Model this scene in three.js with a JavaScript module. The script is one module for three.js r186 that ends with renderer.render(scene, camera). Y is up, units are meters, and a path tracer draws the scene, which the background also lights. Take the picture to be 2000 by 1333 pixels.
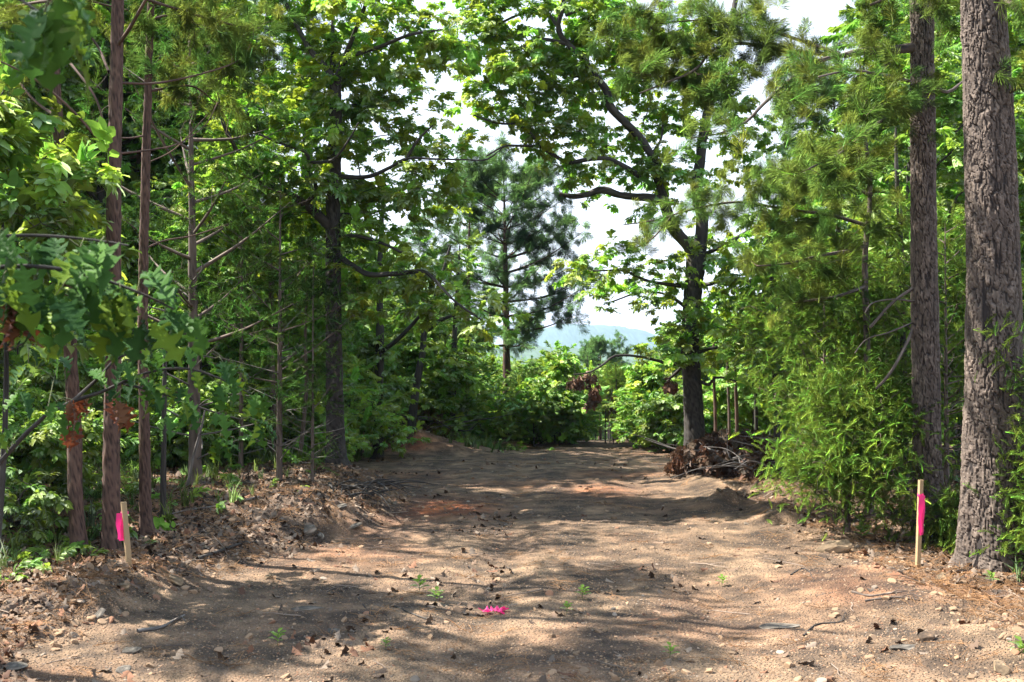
import * as THREE from 'three';

// ------------------------------------------------------------------ camera, sky, sun, exposure
const F = 2100, HORIZON = 700, EYE = 1.6;                     // lens and eye height worked out from the photograph
const pitch = Math.atan((HORIZON - 666.5) / F);
const scene = new THREE.Scene();
const camera = new THREE.PerspectiveCamera(2 * Math.atan(666.5 / F) * 180 / Math.PI, 1024 / 682, 0.1, 9000);
camera.position.set(0, EYE, 0);
camera.lookAt(0, EYE + Math.sin(pitch), -Math.cos(pitch));
camera.focus = 13; camera.userData.fStop = 6;
camera.updateMatrixWorld();

const SUN_AZ = 72 * Math.PI / 180, SUN_EL = 52 * Math.PI / 180;   // to the left and a little ahead, high
const toSun = new THREE.Vector3(-Math.sin(SUN_AZ) * Math.cos(SUN_EL), Math.sin(SUN_EL), -Math.cos(SUN_AZ) * Math.cos(SUN_EL));
const sun = new THREE.DirectionalLight(new THREE.Color().setRGB(1.0, 0.95, 0.87), 5);
sun.position.copy(toSun).multiplyScalar(60); sun.castShadow = true; sun.shadow.radius = 1;
Object.assign(sun.shadow.camera, { left: -40, right: 40, top: 40, bottom: -40, near: 1, far: 160 });
sun.shadow.mapSize.set(4096, 4096);
scene.add(sun, sun.target);
{
  const w = 512, h = 256, data = new Float32Array(w * h * 4);
  for (let r = 0; r < h; r++) for (let c = 0; c < w; c++) {
    const up = ((r + 0.5) / h - 0.5) * Math.PI, a = ((c + 0.5) / w - 0.5) * 2 * Math.PI;
    const x = Math.cos(a) * Math.cos(up), y = Math.sin(up), z = Math.sin(a) * Math.cos(up);
    const near = Math.max(0, x * toSun.x + y * toSun.y + z * toSun.z);
    const t = Math.pow(Math.max(0, y), 0.62), glow = 0.3 * Math.pow(near, 6) + 0.5 * Math.pow(near, 40);
    const low = (y < 0 ? 0.25 : 1) * 0.46, k = (r * w + c) * 4;
    data[k] = low * (1.12 - 0.66 * t + glow); data[k + 1] = low * (1.15 - 0.5 * t + glow * 0.97); data[k + 2] = low * (1.2 - 0.22 * t + glow * 0.9); data[k + 3] = 1;
  }
  const sky = new THREE.DataTexture(data, w, h, THREE.RGBAFormat, THREE.FloatType);
  sky.mapping = THREE.EquirectangularReflectionMapping; sky.magFilter = THREE.LinearFilter; sky.needsUpdate = true;
  scene.background = sky; scene.environment = sky;
}
const renderer = new THREE.WebGLRenderer({ antialias: true });
renderer.setSize(1024, 682);
renderer.toneMapping = THREE.LinearToneMapping;
renderer.toneMappingExposure = 3.7;
renderer.shadowMap.enabled = true;
scene.fog = new THREE.FogExp2(new THREE.Color().setRGB(0.5, 0.69, 1.0), 0.00021);

// ------------------------------------------------------------------ helpers
const V = (x, y, z) => new THREE.Vector3(x, y, z);
function rngOf(seed) { let a = (seed * 2654435761) >>> 0; return () => { a = (a + 0x6d2b79f5) | 0; let t = Math.imul(a ^ (a >>> 15), 1 | a); t = (t + Math.imul(t ^ (t >>> 7), 61 | t)) ^ t; return ((t ^ (t >>> 14)) >>> 0) / 4294967296; }; }
const hash2 = (x, y) => { let h = Math.imul(x | 0, 374761393) + Math.imul(y | 0, 668265263) | 0; h = Math.imul(h ^ (h >>> 13), 1274126177); h ^= h >>> 16; return (h >>> 0) / 4294967296; };
const hash3 = (x, y, z) => hash2(x + Math.imul(z, 7919), y + Math.imul(z, 104729));
const fade = (t) => t * t * (3 - 2 * t), lerp = (a, b, t) => a + (b - a) * t, clamp = (v, a = 0, b = 1) => Math.min(b, Math.max(a, v));
const step = (a, b, v) => fade(clamp((v - a) / (b - a)));
function n2(x, y, px = 0, py = 0) {                            // value noise, -1..1; px, py make it repeat
  const ix = Math.floor(x), iy = Math.floor(y), u = fade(x - ix), v = fade(y - iy);
  const q = (i, j) => px ? hash2(((i % px) + px) % px, ((j % py) + py) % py) : hash2(i, j);
  return 2 * lerp(lerp(q(ix, iy), q(ix + 1, iy), u), lerp(q(ix, iy + 1), q(ix + 1, iy + 1), u), v) - 1;
}
function n3(x, y, z) {
  const ix = Math.floor(x), iy = Math.floor(y), iz = Math.floor(z), u = fade(x - ix), v = fade(y - iy), w = fade(z - iz);
  const l = (k) => lerp(lerp(hash3(ix, iy, k), hash3(ix + 1, iy, k), u), lerp(hash3(ix, iy + 1, k), hash3(ix + 1, iy + 1, k), u), v);
  return 2 * lerp(l(iz), l(iz + 1), w) - 1;
}
const fbm = (x, y, o = 4, p = 0) => { let s = 0, a = 0.5, f = 1; for (let i = 0; i < o; i++) { s += a * n2(x * f + i * 17, y * f + i * 31, p * f, p * f); a *= 0.5; f *= 2; } return s; };
const fw = V(0, Math.sin(pitch), -Math.cos(pitch)), upv = V(0, Math.cos(pitch), Math.sin(pitch));
const at = (px, py, d) => V(0, EYE, 0).addScaledVector(fw, d).addScaledVector(V(1, 0, 0), (px - 1000) / F * d).addScaledVector(upv, (666.5 - py) / F * d);
const used = {};
function numbered(name) { const k = used[name] = (used[name] ?? -1) + 1; return k ? `${name}_${String(k).padStart(3, '0')}` : name; }
function tag(o, label, category, group, kind) {
  if (label) o.userData.label = label;
  if (category) o.userData.category = category;
  if (group) o.userData.group = group;
  if (kind) o.userData.kind = kind;
  return o;
}
const shade = (o) => o.traverse((m) => { if (m.isMesh) { m.castShadow = true; m.receiveShadow = true; } });
function thing(name, label, category, p, group) {
  const g = new THREE.Group(); g.name = numbered(name); g.position.copy(p); scene.add(g);
  return tag(g, label, category, group);
}
function part(name, geometry, material, parent, kind) {
  const m = new THREE.Mesh(geometry, material); m.name = name; parent.add(m);
  if (kind) m.userData.kind = kind;
  return m;
}
class Buf {
  constructor() { this.p = []; this.n = []; this.c = []; this.i = []; }
  get size() { return this.p.length / 3; }
  vert(x, y, z, nx, ny, nz, r = 1, g = 1, b = 1) { this.p.push(x, y, z); this.n.push(nx, ny, nz); this.c.push(r, g, b); return this.p.length / 3 - 1; }
  build(colors = false, normals = true) {
    const g = new THREE.BufferGeometry();
    g.setAttribute('position', new THREE.Float32BufferAttribute(this.p, 3));
    if (colors) g.setAttribute('color', new THREE.Float32BufferAttribute(this.c, 3));
    g.setIndex(this.i);
    if (normals) g.setAttribute('normal', new THREE.Float32BufferAttribute(this.n, 3)); else g.computeVertexNormals();
    return g;
  }
}
function tube(b, pts, rad, sides, off = V(0, 0, 0)) {           // a plain tapered tube through points
  const n = pts.length, t = V(), u = V(), w = V();
  let first = b.size;
  u.set(0.31, 0.2, 0.93);
  for (let k = 0; k < n; k++) {
    t.copy(pts[Math.min(n - 1, k + 1)]).sub(pts[Math.max(0, k - 1)]).normalize();
    u.addScaledVector(t, -u.dot(t)); if (u.lengthSq() < 1e-5) u.set(t.y, t.z, -t.x).addScaledVector(t, -t.dot(u)); u.normalize(); w.crossVectors(t, u);
    for (let s = 0; s < sides; s++) {
      const a = s / sides * 2 * Math.PI, c = Math.cos(a), d = Math.sin(a), nx = u.x * c + w.x * d, ny = u.y * c + w.y * d, nz = u.z * c + w.z * d, r = rad[k];
      b.vert(pts[k].x - off.x + nx * r, pts[k].y - off.y + ny * r, pts[k].z - off.z + nz * r, nx, ny, nz);
    }
  }
  for (let k = 0; k < n - 1; k++) for (let s = 0; s < sides; s++) {
    const a = first + k * sides + s, c = first + k * sides + (s + 1) % sides;
    b.i.push(a, c, a + sides, c, c + sides, a + sides);
  }
}
function smooth(pts, rad, seg) {                               // even points along a curve, about seg apart
  const curve = new THREE.CatmullRomCurve3(pts, false, 'centripetal'), len = curve.getLength(), n = Math.max(2, Math.round(len / seg)), P = [], R = [];
  const cum = [0]; for (let i = 1; i < pts.length; i++) cum.push(cum[i - 1] + pts[i].distanceTo(pts[i - 1]));
  for (let k = 0; k <= n; k++) {
    P.push(curve.getPointAt(k / n));
    const s = k / n * cum[cum.length - 1]; let j = 0; while (j < cum.length - 2 && cum[j + 1] < s) j++;
    R.push(lerp(rad[j], rad[j + 1], clamp((s - cum[j]) / (cum[j + 1] - cum[j]))));
  }
  return [P, R, len];
}
// bark of a trunk or limb as real relief: style pine = plates with furrows, oak = narrow ridges
const BARK = {
  pine: { plate: [0.088, 0.065, 0.05], light: [0.26, 0.2, 0.157], furrow: [0.016, 0.011, 0.009] },
  redpine: { plate: [0.095, 0.053, 0.038], light: [0.17, 0.1, 0.068], furrow: [0.026, 0.014, 0.01] },
  oak: { plate: [0.04, 0.033, 0.027], light: [0.088, 0.078, 0.067], furrow: [0.012, 0.01, 0.008] },
  cedar: { plate: [0.12, 0.085, 0.065], light: [0.2, 0.16, 0.13], furrow: [0.04, 0.027, 0.02] },
  grey: { plate: [0.15, 0.13, 0.115], light: [0.22, 0.2, 0.18], furrow: [0.05, 0.04, 0.035] },
};
function bark(ptsIn, radIn, { sides = 24, seg = 0.05, style = 'oak', relief = 0.01, flare = 0, cell = [0.045, 0.16], seed = 1, off = V(0, 0, 0) }) {
  const [pts, rad, len] = smooth(ptsIn, radIn, seg), b = new Buf(), n = pts.length, t = V(), u = V(1, 0.03, 0.02), w = V(), B = BARK[style];
  const across = Math.max(5, Math.round(2 * Math.PI * rad[0] / cell[0])), so = seed * 37;
  for (let k = 0; k < n; k++) {
    t.copy(pts[Math.min(n - 1, k + 1)]).sub(pts[Math.max(0, k - 1)]).normalize();
    u.addScaledVector(t, -u.dot(t)).normalize(); w.crossVectors(t, u);
    const s = k / (n - 1) * len;
    for (let q = 0; q < sides; q++) {
      const a = q / sides * 2 * Math.PI, c = Math.cos(a), d = Math.sin(a);
      const wobX = 0.55 * n3(c * 2 + so, s * 5, d * 2) + 0.3 * n3(c * 5 + so, s * 17, d * 5), wobY = 0.8 * n3(c * 3, s * 4 + so, d * 3 + 9) + 0.35 * n3(c * 7, s * 11 + so, d * 7);
      const gx = (q / sides) * across + wobX, gy = s / cell[1] + wobY, ix = Math.floor(gx), iy = Math.floor(gy);
      let f1 = 9, f2 = 9, id = 0; const crack = Math.abs(n3(c * rad[k] * 45 + so, s * 22, d * rad[k] * 45) + 0.5 * n3(c * rad[k] * 110, s * 34 + so, d * rad[k] * 110));
      for (let i = -1; i <= 1; i++) for (let j = -1; j <= 1; j++) {
        const cx = ix + i, cy = iy + j, wx = ((cx % across) + across) % across, hx = hash3(wx, cy, so), hy = hash3(wx + 91, cy, so), hz = hash3(wx + 17, cy + 5, so);
        const dd = Math.hypot(cx + 0.05 + 0.9 * hx - gx, (cy + hy - gy) * 0.75) - 0.22 * hz;
        if (dd < f1) { f2 = f1; f1 = dd; id = hx; } else if (dd < f2) f2 = dd;
      }
      const plate = step(0.02, 0.12, f2 - f1) * lerp(0.45, 1, step(0.02, 0.16, crack)), fine = n3(c * rad[k] * 160 + so, s * 60, d * rad[k] * 160), mid = n3(c * rad[k] * 50, s * 14 + so, d * rad[k] * 50);
      const flake = Math.floor((0.5 + 0.5 * n3(c * rad[k] * 26 + so, s * 15, d * rad[k] * 26) + 0.2 * fine) * 5) / 5;
      const h = relief * (plate * (0.52 + 0.2 * id + 0.62 * flake) - 0.85 + 0.16 * fine * plate + 0.2 * mid);
      const fl = flare ? 1 + flare * Math.exp(-s / (rad[0] * 1.5)) * (1 + 0.55 * Math.sin(a * 4 + so + n3(c, so, d))) : 1;
      const nx = u.x * c + w.x * d, ny = u.y * c + w.y * d, nz = u.z * c + w.z * d, r = Math.max(0.002, rad[k] * fl + h + rad[k] * 0.06 * n3(c * 1.3, s * 2.2 + so, d * 1.3));
      const m = clamp(0.42 + 0.3 * mid + 0.35 * fine + 0.3 * (id - 0.5) + 0.5 * (flake - 0.5)), col = [0, 1, 2].map((z) => lerp(B.furrow[z], lerp(B.plate[z], B.light[z], m * m), plate));
      b.vert(pts[k].x - off.x + nx * r, pts[k].y - off.y + ny * r, pts[k].z - off.z + nz * r, nx, ny, nz, ...col);
    }
  }
  for (let k = 0; k < n - 1; k++) for (let q = 0; q < sides; q++) {
    const a = k * sides + q, c = k * sides + (q + 1) % sides;
    b.i.push(a, c, a + sides, c, c + sides, a + sides);
  }
  const tip = b.vert(pts[n - 1].x - off.x, pts[n - 1].y - off.y, pts[n - 1].z - off.z, t.x, t.y, t.z, B.light[0], B.light[1], B.light[2]);
  for (let q = 0; q < sides; q++) b.i.push((n - 1) * sides + q, (n - 1) * sides + (q + 1) % sides, tip);
  const g = b.build(true, false);
  return g;
}
const barkMat = new THREE.MeshStandardMaterial({ vertexColors: true, roughness: 0.92 });
const flakyMat = new THREE.MeshStandardMaterial({ vertexColors: true, roughness: 0.9, flatShading: true });
const twigMat = (r, g, b) => new THREE.MeshStandardMaterial({ color: new THREE.Color().setRGB(r, g, b), roughness: 0.9 });
const TWIG = { oak: twigMat(0.045, 0.036, 0.028), pine: twigMat(0.11, 0.07, 0.045), cedar: twigMat(0.12, 0.085, 0.06), pale: twigMat(0.33, 0.28, 0.22), grey: twigMat(0.1, 0.085, 0.07), green: twigMat(0.09, 0.1, 0.035) };

// ------------------------------------------------------------------ ground
const roadMid = (d) => 0.3 + 0.04 * d + (d > 18 ? 0.004 * (d - 18) ** 2 : 0);
const crest = (d) => { if (d < 14) return 0; if (d < 26) return -0.0028 * (d - 14) ** 2; const a = -0.403, s = -0.0672; return d < 60 ? a + s * (d - 26) - 0.0011 * (d - 26) ** 2 : Math.max(-26, -3.96 - 0.14 * (d - 60)); };
const leftEdge = (d) => d < 5 ? -2.6 : lerp(-2.45, -1.1, step(5.5, 11.6, d)) - 1.55 * step(12.2, 15, d) + 2.5 * step(17.5, 21, d);
const rightEdge = (d) => lerp(2.6, 2.45, step(5, 11, d)) + 0.3 * step(11, 20, d);
function height(x, z) {
  const d = -z, base = crest(d);
  const l = leftEdge(d) + 0.18 * n2(d * 1.1, 3), r = rightEdge(d) + 0.16 * n2(d * 1.2, 8);
  const outL = Math.max(0, l - x), outR = Math.max(0, x - r), inside = step(0.5, 0, outL + outR);
  let y = base + 0.05 * fbm(x * 0.7, d * 0.7, 2) + (x < 0 ? 0.1 : 0.02) * step(0, 2.5, outL + outR);
  y += 0.2 * step(0, 1.0, outL) * step(7.5, 10.5, d) * step(16, 12.8, d) + 0.12 * step(0, 0.5, outL) * step(4, 8, d) * step(12, 9, d);
  y += 0.2 * step(0, 0.7, outR) * step(10.5, 13, d) * step(22, 18, d);
  y += 0.13 * Math.exp(-(((x + 2.05) / 0.8) ** 2) - ((d - 12.5) / 0.8) ** 2);                     // root mound of the left oak
  y += 0.34 * Math.exp(-(((x + 1.75) / 1.2) ** 4) - ((d - 19.2) / 0.75) ** 2) * (0.8 + 0.5 * n2(x * 3, d * 2)); // pushed-up dirt at the crest
  y += 0.15 * Math.exp(-(((x - 2.35 - 0.12 * (9 - d)) / 0.45) ** 2)) * step(4.4, 5.5, d) * step(9, 7.5, d) * (0.7 + 0.6 * n2(x * 2.2, d * 2.2));   // loose spoil right
  y += 0.13 * Math.exp(-(((x - r) / 0.35) ** 2)) * step(8.5, 10, d) * step(16, 13, d) * (0.7 + 0.8 * n2(x * 3, d * 3));
  y += 0.1 * Math.exp(-(((x + 2.75) / 0.45) ** 2) - ((d - 6.7) / 0.35) ** 2);
  for (const t of [-0.75, 0.75]) y -= 0.026 * Math.exp(-(((x - roadMid(d) - t) / 0.2) ** 2)) * inside;  // wheel tracks
  const near = step(40, 20, Math.abs(d)), rough = near * lerp(1, 0.3, inside);
  y += rough * (0.035 * fbm(x * 4.3, d * 4.3, 3) + 0.018 * Math.abs(n2(x * 11, d * 11))) + near * lerp(1, 0.35, inside) * (0.014 * fbm(x * 9, d * 9, 3) + 0.01 * n2(x * 21, d * 21));
  y += near * step(0.0, 0.3, outR) * step(1.6, 0.8, outR) * 0.03 * Math.max(0, n2(x * 6.3 + 4, d * 6.3));
  if (d > 60 || Math.abs(x) > 60) { const k = step(60, 200, Math.hypot(x, d)); y += k * 5 * fbm(x * 0.006, d * 0.006, 4); }
  return y;
}
const onGround = (px, py, d) => { const p = at(px, py, d); return V(p.x, height(p.x, p.z), p.z); };
function groundAt(px, py) {                                    // the ground point seen at a pixel
  let lo = 3, p; for (lo = 4; lo < 60; lo += 0.02) { p = at(px, py, lo); if (p.y <= height(p.x, p.z)) break; }
  return V(p.x, height(p.x, p.z), p.z);
}
function noiseTexture(size, pixel, srgb, rep) {
  const data = new Uint8Array(size * size * 4);
  for (let y = 0; y < size; y++) for (let x = 0; x < size; x++) { const c = pixel(x / size, y / size), k = (y * size + x) * 4; for (let j = 0; j < 3; j++) data[k + j] = clamp(c[j]) * 255; data[k + 3] = 255; }
  const t = new THREE.DataTexture(data, size, size); t.wrapS = t.wrapT = THREE.RepeatWrapping; t.magFilter = THREE.LinearFilter; t.minFilter = THREE.LinearMipmapLinearFilter; t.generateMipmaps = true;
  if (srgb) t.colorSpace = THREE.SRGBColorSpace;
  t.repeat.set(rep, rep); t.needsUpdate = true; return t;
}
{
  const axis = (parts) => { const o = []; for (const [a, b, s] of parts) for (let v = a; v < b - 1e-6; v += s) o.push(v); return o; };
  const xs = axis([[-4.6, 4.6, 0.03]]), ds = axis([[4.4, 13, 0.03], [13, 22, 0.06]]);
  let s = 0.03, v = 4.6; const far = []; while (v < 3600) { far.push(v); s *= 1.115; v += s; }
  const X = [...far.map((q) => -q).reverse(), ...xs.slice(1), ...far];
  const D = []; s = 0.03; v = 4.4; while (v > -400) { s *= 1.16; v -= s; D.unshift(v); }
  D.push(...ds); s = 0.06; v = 22; while (v < 4200) { D.push(v); s *= 1.075; v += s; }
  const nx = X.length, nd = D.length, pos = new Float32Array(nx * nd * 3), col = new Float32Array(nx * nd * 3), uv = new Float32Array(nx * nd * 2), idx = [];
  for (let j = 0; j < nd; j++) for (let i = 0; i < nx; i++) {
    const x = X[i], d = D[j], k = j * nx + i, y = height(x, -d);
    pos.set([x, y, -d], k * 3); uv.set([x, d], k * 2);
    const l = leftEdge(d) + 0.3 * n2(d * 1.3, x * 1.3 + 5), r = rightEdge(d) + 0.35 * n2(d * 1.3, x * 1.3 + 9);
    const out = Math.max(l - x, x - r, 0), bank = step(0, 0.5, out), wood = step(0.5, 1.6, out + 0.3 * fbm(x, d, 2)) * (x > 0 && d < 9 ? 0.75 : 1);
    let c = [0.365, 0.24, 0.145];
    const mixc = (q, t) => { c = c.map((e, z) => lerp(e, q[z], clamp(t))); };
    mixc([0.25, 0.152, 0.086], 0.5 + 0.9 * fbm(x * 0.9, d * 0.9, 3));
    mixc([0.47, 0.32, 0.19], 0.25 + 0.9 * fbm(x * 1.7 + 40, d * 1.7, 3));
    const clay = Math.exp(-(((x + 0.75) / 0.55) ** 2) - ((d - 11.4) / 0.75) ** 2) + 0.8 * Math.exp(-(((x + 1.9) / 0.45) ** 2) - ((d - 18.7) / 0.5) ** 2) + 0.5 * Math.exp(-(((x - 1.1) / 0.5) ** 2) - ((d - 13) / 0.9) ** 2) + 0.35 * Math.max(0, n2(x * 0.8 + 3, d * 0.8 + 7));
    mixc([0.46, 0.14, 0.04], clay * (1.15 + 0.6 * fbm(x * 4, d * 4, 3)));
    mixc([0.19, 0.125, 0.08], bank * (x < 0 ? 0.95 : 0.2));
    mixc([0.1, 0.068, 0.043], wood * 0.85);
    if (d > 23) mixc([0.09, 0.1, 0.035], step(23, 34, d) * 0.8);
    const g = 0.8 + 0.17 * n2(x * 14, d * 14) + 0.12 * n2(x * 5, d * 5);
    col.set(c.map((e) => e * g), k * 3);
  }
  for (let j = 0; j < nd - 1; j++) for (let i = 0; i < nx - 1; i++) { const a = j * nx + i; idx.push(a, a + 1, a + nx, a + 1, a + nx + 1, a + nx); }
  const g = new THREE.BufferGeometry();
  g.setAttribute('position', new THREE.BufferAttribute(pos, 3)); g.setAttribute('color', new THREE.BufferAttribute(col, 3)); g.setAttribute('uv', new THREE.BufferAttribute(uv, 2));
  g.setIndex(idx); g.computeVertexNormals();
  const grain = (u, v) => {
    let f = 0.5 + 0.6 * fbm(u * 10, v * 10, 5, 10);
    const gx = u * 90, gy = v * 90, ix = Math.floor(gx), iy = Math.floor(gy); let best = 0;
    for (let i = -1; i <= 1; i++) for (let j = -1; j <= 1; j++) { const cx = ((ix + i) % 90 + 90) % 90, cy = ((iy + j) % 90 + 90) % 90, r = 0.15 + 0.4 * hash2(cx + 7, cy) ** 3, dd = Math.hypot(ix + i + hash2(cx, cy + 300) - gx, iy + j + hash2(cx + 500, cy) - gy); if (dd < r) best = Math.max(best, 1 - (dd / r) ** 2); }
    return [f, best];
  };
  const tex = noiseTexture(1024, (u, v) => { const [f, s2] = grain(u, v), q = hash2(Math.floor(u * 1024), Math.floor(v * 1024)); const m = clamp(0.72 + 0.75 * (f - 0.5) + 0.2 * (q - 0.5) + 0.2 * s2); return [m, m * (0.985 + 0.03 * s2), m * (0.97 + 0.05 * s2)]; }, true, 1 / 1.7);
  const bump = noiseTexture(1024, (u, v) => { const [f, s2] = grain(u, v); const m = 0.55 * f + 0.4 * Math.sqrt(s2) + 0.05 * hash2(Math.floor(u * 1024), Math.floor(v * 1024)); return [m, m, m]; }, false, 1 / 1.7);
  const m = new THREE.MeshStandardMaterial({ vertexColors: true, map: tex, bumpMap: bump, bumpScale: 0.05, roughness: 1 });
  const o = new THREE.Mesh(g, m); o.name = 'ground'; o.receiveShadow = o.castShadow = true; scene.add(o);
  tag(o, 'tan and reddish dirt track with raised earth banks and forest floor', 'dirt road', null, 'structure');
}
function hill(cx, d, halfW, depth, top, seed, label) {          // a wooded ridge far off: domes of tree crowns over a rounded back
  const b = new Buf(), nx = 190, nz = 46;
  for (let j = 0; j <= nz; j++) for (let i = 0; i <= nx; i++) {
    const x = cx + (i / nx * 2 - 1) * halfW, z = -d - (j / nz * 2 - 1) * depth, u = i / nx * 2 - 1, v = j / nz * 2 - 1;
    const ridge = (1 - Math.abs(u) ** 2.2) * (1 - v * v) * (1 + 0.12 * fbm(x * 0.008 + seed, z * 0.004, 3));
    const y = -40 + (top + 40) * ridge + 3.2 * Math.abs(n2(x * 0.14, z * 0.14)) + 2 * hash2(i, j + seed), g = 0.75 + 0.5 * hash2(i + 5, j);
    b.vert(x, y, z, 0, 1, 0, 0.05 * g, 0.085 * g, 0.03 * g);
  }
  for (let j = 0; j < nz; j++) for (let i = 0; i < nx; i++) { const a = j * (nx + 1) + i; b.i.push(a, a + 1, a + nx + 1, a + 1, a + nx + 2, a + nx + 1); }
  const o = new THREE.Mesh(b.build(true, false), new THREE.MeshStandardMaterial({ vertexColors: true, roughness: 1 })); o.name = numbered('hill'); scene.add(o);
  tag(o, label, 'hill', null, 'structure');
}
hill(185, 2600, 300, 420, 80, 3, 'hazy blue wooded ridge in the gap above the road');
hill(40, 1150, 330, 200, 12, 8, 'lower and nearer wooded rise below the blue ridge');

// ------------------------------------------------------------------ leaves, needles and fronds
const LEAF = {
  oak: { z: [0, 0.12, 0.2, 0.32, 0.42, 0.56, 0.66, 0.8, 0.89, 1], w: [0.012, 0.018, 0.09, 0.21, 0.1, 0.34, 0.14, 0.27, 0.12, 0.02], len: 0.135 },
  fineoak: (() => { const z = [], w = []; for (let k = 0; k <= 26; k++) { const t = k / 26, e = Math.sin(Math.PI * Math.pow(clamp((t - 0.1) / 0.9), 0.85)); z.push(t); w.push(t < 0.1 ? 0.012 : 0.015 + e * (0.2 + 0.145 * Math.cos((t - 0.3) * 2 * Math.PI * 4.1) * (0.6 + 0.6 * t))); } return { z, w, len: 0.15 }; })(),
  simple: { z: [0, 0.12, 0.3, 0.55, 0.8, 1], w: [0.012, 0.015, 0.2, 0.26, 0.16, 0], len: 0.085 },
};
function leafInto(b, kind, base, fwd, up, len, rnd, fold = 0.3, droop = 0.35) {
  const L = LEAF[kind], side = V().crossVectors(fwd, up).normalize(), nrm = V().crossVectors(side, fwd).normalize(), tw = (rnd() - 0.5) * 0.5, rows = [];
  for (let k = 0; k < L.z.length; k++) {
    const z = L.z[k] * len, lift = -droop * len * L.z[k] ** 2, wav = 0.06 * len * Math.sin(k * 1.9 + tw * 9);
    const c = base.clone().addScaledVector(fwd, z).addScaledVector(nrm, lift), w = L.w[k] * len, h = fold * w;
    const l = c.clone().addScaledVector(side, -w).addScaledVector(nrm, h + wav - tw * w), r = c.clone().addScaledVector(side, w).addScaledVector(nrm, h - wav + tw * w);
    const nl = nrm.clone().addScaledVector(side, fold * 0.9).normalize(), nr = nrm.clone().addScaledVector(side, -fold * 0.9).normalize();
    rows.push([b.vert(l.x, l.y, l.z, nl.x, nl.y, nl.z), b.vert(c.x, c.y, c.z, nrm.x, nrm.y, nrm.z), b.vert(r.x, r.y, r.z, nr.x, nr.y, nr.z)]);
  }
  for (let k = 0; k < rows.length - 1; k++) for (let s = 0; s < 2; s++) { const a = rows[k][s], c = rows[k][s + 1], e = rows[k + 1][s], f = rows[k + 1][s + 1]; b.i.push(a, c, e, c, f, e); }
}
function leafSpray(kind, count, twig, seed, scale = 1) {        // leaves round a twig along +z, blades turned to the sky
  const b = new Buf(), r = rngOf(seed);
  tube(b, [V(0, 0, -0.03), V(0.01, 0.01, twig * 0.5), V(0, 0.015, twig)], [0.0025, 0.002, 0.001], 3);
  for (let k = 0; k < count; k++) {
    const t = Math.sqrt((k + 0.6) / count), a = k * 2.4 + r() * 0.8, out = V(Math.cos(a), Math.sin(a) * 0.45 + 0.1, lerp(0.25, 1.1, t) + 0.3 * r()).normalize();
    const up = V((r() - 0.5) * 0.9, 1, (r() - 0.5) * 0.9).normalize();
    leafInto(b, kind, V(0, 0.012, twig * t), out, up, LEAF[kind].len * scale * (0.7 + 0.5 * r()), r, 0.15 + 0.3 * r(), 0.2 + 0.5 * r());
  }
  return b.build();
}
function needleTuft(count, len, width, shoot, seed, spread = 1) { // pine shoot along +z with needles fanning forward and drooping
  const b = new Buf(), r = rngOf(seed);
  tube(b, [V(0, 0, -0.02), V(0, 0, shoot)], [0.003, 0.002], 3);
  for (let k = 0; k < count; k++) {
    const t = k / count, a = k * 2.39996 + r(), open = lerp(1.15, 0.3, t) * spread * (0.75 + 0.5 * r()), z0 = shoot * (0.05 + 0.95 * t);
    const d = V(Math.cos(a) * Math.sin(open), Math.sin(a) * Math.sin(open), Math.cos(open)), L = len * (0.75 + 0.4 * r()), o = V(0, 0, z0);
    const s = V().crossVectors(d, V(r() - 0.5, r() - 0.5, r() - 0.5)).normalize().multiplyScalar(width / 2);
    const m = o.clone().addScaledVector(d, L * 0.55).add(V(0, -0.05 * L, 0)), e = o.clone().addScaledVector(d, L).add(V(0, -0.2 * L, 0)), n = V().crossVectors(s, d).normalize();
    const i = b.size;
    b.vert(o.x, o.y, o.z, n.x, n.y, n.z); b.vert(m.x - s.x, m.y - s.y, m.z - s.z, n.x, n.y, n.z); b.vert(m.x + s.x, m.y + s.y, m.z + s.z, n.x, n.y, n.z); b.vert(e.x, e.y, e.z, n.x, n.y, n.z);
    b.i.push(i, i + 1, i + 2, i + 1, i + 3, i + 2);
  }
  return b.build();
}
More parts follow.
